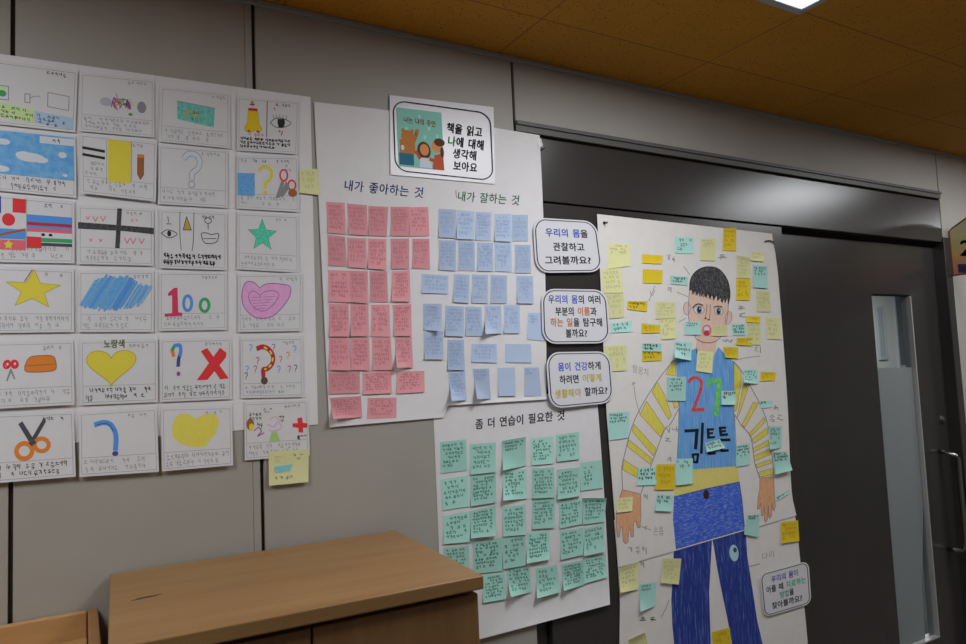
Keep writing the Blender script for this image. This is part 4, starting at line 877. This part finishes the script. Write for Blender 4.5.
I.line([(632,385),(633.5,382),(635.6,384)], .5, pencil).line([(647,526),(644.5,527.4),(646,530)], .6, pencil)
I.build('pencil_notes', bp, U, .0003)
I = Ink(); pt('다리', (761.5, 557), (775, 553.5), 7); I.line([(749.5,566.5),(759.5,564)], .7, pencil); I.scrib(640, 616, 662, 624, 1, dgry, .9, rng, 6.5, 2); I.line([(661,618),(666,608),(669,600)], .5, pencil); I.scrib(640, 560, 648, 570, 1, pencil, .7, rng, 6, 1.3)
I.build('pencil_notes', bp, Lm, .0003)
# --- notes on the drawing
G_ = 'sticky notes on the body drawing'
S_ = 'sticky note'
def bn(kind, q, label, off=UO, **kw): note(kind, q, off, label, G_, **{**dict(rows=4, dens=.8, curl=.002, w=2.6), **kw})
PY, GY, TL = 'pale yellow '+S_, 'golden yellow '+S_, 'mint '+S_
dkp = plain('note_pen_dark', (.03, .05, .055), .7)
bn('lime', [(608.4,242.3),(630.4,244.5),(630.4,265.9),(608,269)], PY+' nearest the top left corner of the body poster', rows=3, ink_rect=(8,5,90,45))
bn('lime', [(600.6,269.6),(621,267.7),(623.5,292.5),(604,293)], PY+' just right of the topmost question card')
bn('lime', [(603.7,292.6),(623.5,292),(624.2,317.3),(609,318.5)], PY+' just right of the middle question card, upper edge of it')
bn('yellow', [(642.2,254),(662.7,255.7),(662,264),(642.2,263.1)], GY+', narrower upper of two blank ones left of the drawn hair', rows=0)
bn('yellow', [(642.8,269),(662.7,270.2),(662,283.5),(642.8,283)], GY+', larger lower of two blank ones left of the drawn hair', rows=0)
bn('teal', [(674.5,236.7),(694.3,237.5),(693.7,253.4),(675.7,253.4)], TL+' above and left of the drawn hair', rows=3, pen=dkp)
bn('teal', [(670.2,275.8),(688,276.8),(687.5,285.4),(671,284)], TL+' with bold dark writing just left of the drawn hair', rows=2, dens=1.8, pen=dkp, w=4)
bn('lime', [(701.2,238.6),(715.5,238.6),(715.5,261),(700.6,260.3)], PY+' straight above the drawn hair', rows=3, ink_rect=(8,5,90,40))
bn('yellow', [(723.5,228),(736.2,228),(736,251),(722.5,250.4)], GY+' at the top edge of the body poster', dens=.4, top=.003)
bn('lime', [(736.6,254.8),(750.2,257.9),(750.2,278.4),(736.6,277.7)], PY+' right of the drawn hair above a golden one', rows=5, top=.004)
bn('lime', [(750.9,250.4),(764.5,252.3),(763.9,261.6),(750.9,260.3)], PY+' just below the metal hook at the top right corner', rows=2, curl=.005)
bn('teal', [(752.7,265.3),(767.3,265.9),(767.6,288.3),(753.6,287.3)], TL+' by the upper right edge of the body poster', rows=3, ink_rect=(8,5,90,45), curl=.005)
bn('yellow', [(736.2,278.4),(750.6,279),(750.2,300.5),(736.2,299.9)], GY+' right beside the drawn hair', dens=.35)
bn('lime', [(755.8,290.6),(769.5,291.2),(770.7,311.7),(757.7,311.7)], PY+' under the mint one by the upper right edge')
bn('lime', [(765.2,316.6),(780,317.9),(782,339.6),(767,339)], PY+' touching the right edge of the body poster')
bn('lime', [(746.5,321),(760.2,322),(760.8,345.2),(747.5,344)], PY+' half hidden under golden ones right of the drawn face', dens=.4)
bn('yellow', [(746.5,316),(760.2,316.6),(760.2,322.9),(746.5,322.2)], GY+', small strip above a pale one right of the drawn face', UO+.0008, rows=1)
bn('yellow', [(737,337.8),(752.7,337.4),(752,345.8),(736.2,344.8)], GY+', short one below right of the drawn mouth', UO+.001, rows=1, dens=.5)
bn('teal', [(731,324.1),(745.3,323.5),(745.9,335.3),(732.9,335.3)], TL+' with bold dark writing right of the drawn ear', rows=3, dens=1.5, pen=dkp, w=3.2)
bn('lime', [(712.4,325.3),(727.3,325.3),(727.3,335.9),(711.7,335.9)], PY+' on the drawn right cheek', UO+.0008, rows=3, dens=.9)
bn('teal', [(685,321.6),(701.2,321.6),(700.6,334.7),(684.4,334.7)], TL+' on the drawn left cheek', UO+.0008, rows=2, dens=.6, ink_rect=(8,5,90,40))
bn('yellow', [(722.9,347.1),(738.4,347.1),(737.8,358.3),(725.4,357.6)], GY+' on the drawn right shoulder', UO+.0006, dens=.4, curl=.004)
bn('lime', [(697.5,350.6),(713.6,351.8),(712.1,373.3),(696,371)], PY+' on the drawn neck', UO+.0008, dens=.5)
bn('teal', [(674.5,341.2),(691.9,342.5),(691.2,360.5),(674.5,357.4)], TL+' curling off the drawn left shoulder', UO+.0006, rows=3, pen=dkp, cl=.05, curl=.004)
bn('teal', [(666.4,377.3),(686.3,376.6),(685.7,400.9),(667.6,400.9)], TL+' on the upper left sleeve beside the red numeral', UO+.0006, rows=4, ink_rect=(8,5,92,60))
bn('yellow', [(627.3,301.1),(647.4,301.4),(647.1,311.7),(627.5,309.2)], GY+' with dark writing left of the drawn face', rows=2, dens=1.5, pen=plain('note_pen_brown', (.10, .07, .02), .7), w=3.5)
bn('teal', [(610.5,323.5),(631.6,320.4),(632.5,331.6),(611.4,332.8)], TL+' at the right edge of the middle question card', rows=2, dens=1.4, pen=dkp)
bn('yellow', [(641.6,323.5),(660.2,325.3),(659.6,332.8),(641.6,333.2)], GY+' tucked beside two pale ones left of the drawn face', rows=1, dens=1)
bn('lime', [(655.8,301.7),(675,302.4),(675.7,318),(656,319)], PY+', upper one of two overlapping left of the drawn face')
bn('lime', [(659,317.3),(676.3,317.3),(676.3,338.4),(661.4,339.6)], PY+', lower one of two overlapping left of the drawn face', UO+.0005)
bn('yellow', [(642.2,350.6),(661.8,351.2),(661.8,360.5),(642.2,361.4)], GY+' directly under a mint one, left of the drawn shoulder', rows=2, dens=1.2, pen=plain('note_pen_brown', (.10, .07, .02), .7))
bn('teal', [(642.2,343.1),(661.4,343.7),(661.4,351.6),(642.2,351.2)], TL+' directly above a golden one, left of the drawn shoulder', UO+.0006, rows=2, dens=1.8, pen=dkp, w=5)
bn('lime', [(603.7,346.2),(626.6,345),(626.6,370.4),(606,371.7)], PY+' at the right edge of the lowest question card', ink_rect=(15,5,92,90))
bn('teal', [(608.4,412.7),(629.5,411.4),(628.5,437.9),(608.6,440.4)], TL+' alone at the left edge beside the drawn left arm', rows=3, ink_rect=(6,5,92,40))
bn('teal', [(743.4,369.8),(757.7,369.2),(757.7,384.1),(744,382.2)], TL+' beside a golden one at the drawn right upper arm', UO+.0006, rows=4, cl=.04)
bn('yellow', [(760.6,371.7),(775.7,372.3),(775.1,380.4),(760.6,381.2)], GY+' right of a mint one by the drawn right upper arm', rows=2, dens=.4)
bn('teal', [(721,390.9),(736,390.7),(735.3,404.6),(721.7,404.6)], TL+' right of the green numeral on the shirt', UO+.0006, rows=2, dens=1.8, pen=dkp, w=3.6, ink_rect=(4,5,96,60), curl=.006)
bn('teal', [(760.2,400.9),(772.6,400.9),(772,407),(760.8,408.3)], TL+', tiny strip right of the striped right sleeve', rows=1, dens=1.8, pen=dkp, w=4, ink_rect=(2,2,98,60))
bn('teal', [(704.9,442.9),(719.8,439.1),(725.4,447.8),(706.8,452.2)], TL+' tilted over the black lettering on the shirt', UO+.0012, rows=2, dens=1.6, pen=dkp, w=3, curl=.005)
bn('teal', [(736.2,445.3),(750.2,442.9),(749.6,464.6),(736,467)], TL+' between the shirt and the right sleeve', UO+.0006, rows=4, pen=dkp, ink_rect=(6,6,94,60))
bn('teal', [(768.5,426),(782,426),(781.3,447.8),(770,449.7)], TL+', upper one of two at the right sleeve cuff', rows=4, cl=.02)
bn('teal', [(772.6,452.2),(786.9,451.6),(792.5,470.2),(775.7,474.5)], TL+', lower one of two, sticking out past the right edge', UO+.0006, rows=3, pen=dkp, ink_rect=(4,4,94,45), curl=.012)
bn('teal', [(675.2,459),(693,458.4),(692.5,483.6),(676.4,485.5)], TL+' over the left end of the yellow shirt hem', UO+.0008, rows=2, ink_rect=(6,5,94,36), curl=.004)
bn('yellow', [(656.5,464.3),(675.2,464.3),(674.5,489.6),(654.7,489.8)], GY+' left of the drawn waist', UO+.0006, rows=3, dens=.3)
bn('teal', [(638.5,468),(657,467.5),(656.5,484.8),(636.6,485.5)], TL+' with dark writing on the left cuff', UO+.0005, rows=3, dens=1.5, pen=dkp, w=3.4, ink_rect=(6,5,94,70))
bn('teal', [(656.5,494.2),(673.3,495.4),(671.4,511.6),(655.3,510.7)], TL+' left of the trouser waist', rows=2, dens=1.6, pen=dkp, w=3.2, ink_rect=(6,5,94,55), curl=.005)
bn('lime', [(616,498.5),(633,496.6),(632.3,511),(616.8,512.8)], PY+' on the back of the drawn left hand', UO+.0006, rows=3)
bn('teal', [(747.2,515.3),(759.6,514),(758.4,537),(744,534.5)], TL+' by the right hip of the drawn trousers', UO+.0006, rows=2, ink_rect=(6,4,90,24), dens=1.6, w=4)
bn('teal', [(776,497.4),(789.4,490),(789,493.6),(777,500.4)], TL+', thin scrap right of the drawn right hand', UO+.0004, rows=1, dens=1.8, pen=dkp, w=5, ink_rect=(5,5,95,95))
bn('yellow', [(780.7,522),(798,520.2),(799.4,541),(781.4,543.6)], GY+' on the right edge below the drawn right hand', LO+.001, dens=.25, curl=.003)
bn('lime', [(619.3,567.9),(639,561),(637.9,589.6),(620.5,592.7)], PY+' at the lower left edge of the body poster', LO+.001, rows=5, cl=.02, top=.003)
bn('lime', [(662.7,558.5),(681.4,558.5),(678.9,584.6),(660.9,582.8)], PY+' overlapping the left trouser leg', LO+.001, rows=5, dens=.6, curl=.005)
bn('teal', [(639.8,584.5),(656.5,582),(654.7,606.2),(640.4,611.8)], TL+' left of the drawn left trouser leg', LO+.001, rows=2, ink_rect=(8,4,92,30), cl=.02)
bn('lime', [(628,640),(645,632.3),(650,655),(632,664)], PY+' tilted at the bottom left of the body poster', LO+.001, rows=3, top=.005)
bn('yellow', [(711.8,632.3),(729.8,627.4),(731.7,650),(714,655)], GY+' between the two drawn trouser legs', LO+.001, rows=3, dens=.4, cl=.03)
# --- pins and tape
def pin(x, y, off, label, mat_, r=.0045):
    p = W(x, y, off); e = empty('push_pin', p); tag(e, label, 'push pin')
    Bx().tube([p, p+Vector((0, -.003, 0))], r*1.05, 16).done('pin_base', mat_, e)
    Bx().tube([p+Vector((0, -.003, 0)), p+Vector((.001, -.008, -.001)), p+Vector((.002, -.012, -.001))], [r*.6, r*.55, r*.8], 14).done('pin_head', mat_, e)
pinm = plain('pin_dark', (.05, .05, .05), .4, .5)
pin(604, 223, UO, 'small dark push pin in the top left corner of the body poster', pinm, .0042)
pin(542.2, 149, .004, 'small grey push pin at the top right corner of the large poster', plain('pin_grey', (.14, .14, .14), .35, .5), .0038)
hk = empty('metal_clip', W(770, 241, UO)); tag(hk, 'small metal clip at the top right corner of the body poster', 'clip')
Bx().tube([W(764.5,242,UO+.002), W(766.5,241,UO+.004), W(769,240.6,UO+.004), W(772,241.2,UO+.004), W(774,243.5,UO+.004)], .0022, 8).done('clip_wire', pinm, hk)
Bx().tube([W(775.2,244.5,UO+.003), W(775.4,248,UO+.003)], .0016, 8).done('clip_tip', chrome, hk)
tp = sheet('tape_tab', quadmap([(536.5,139),(541,138),(543.2,145.5),(539.2,147.5)]), lambda u, v: .0045+.004*u*u, plain('white_tape', (.86, .86, .88), .35), 3, 3, .0002)
tag(tp, 'torn white tape tab on the top right corner of the large poster', 'tape')

# ------------------------------------------------------------------ light and look
w_ = bpy.data.worlds.new('world'); sc.world = w_; w_.use_nodes = True
w_.node_tree.nodes['Background'].inputs[0].default_value = (.9, .95, 1, 1); w_.node_tree.nodes['Background'].inputs[1].default_value = .02
sc.view_settings.view_transform = 'Standard'; sc.view_settings.look = 'None'; sc.view_settings.exposure = 0.0; sc.view_settings.gamma = 1.0
sc.view_settings.use_curve_mapping = False
sc.cycles.use_denoising = True
sc.cycles.max_bounces = 8
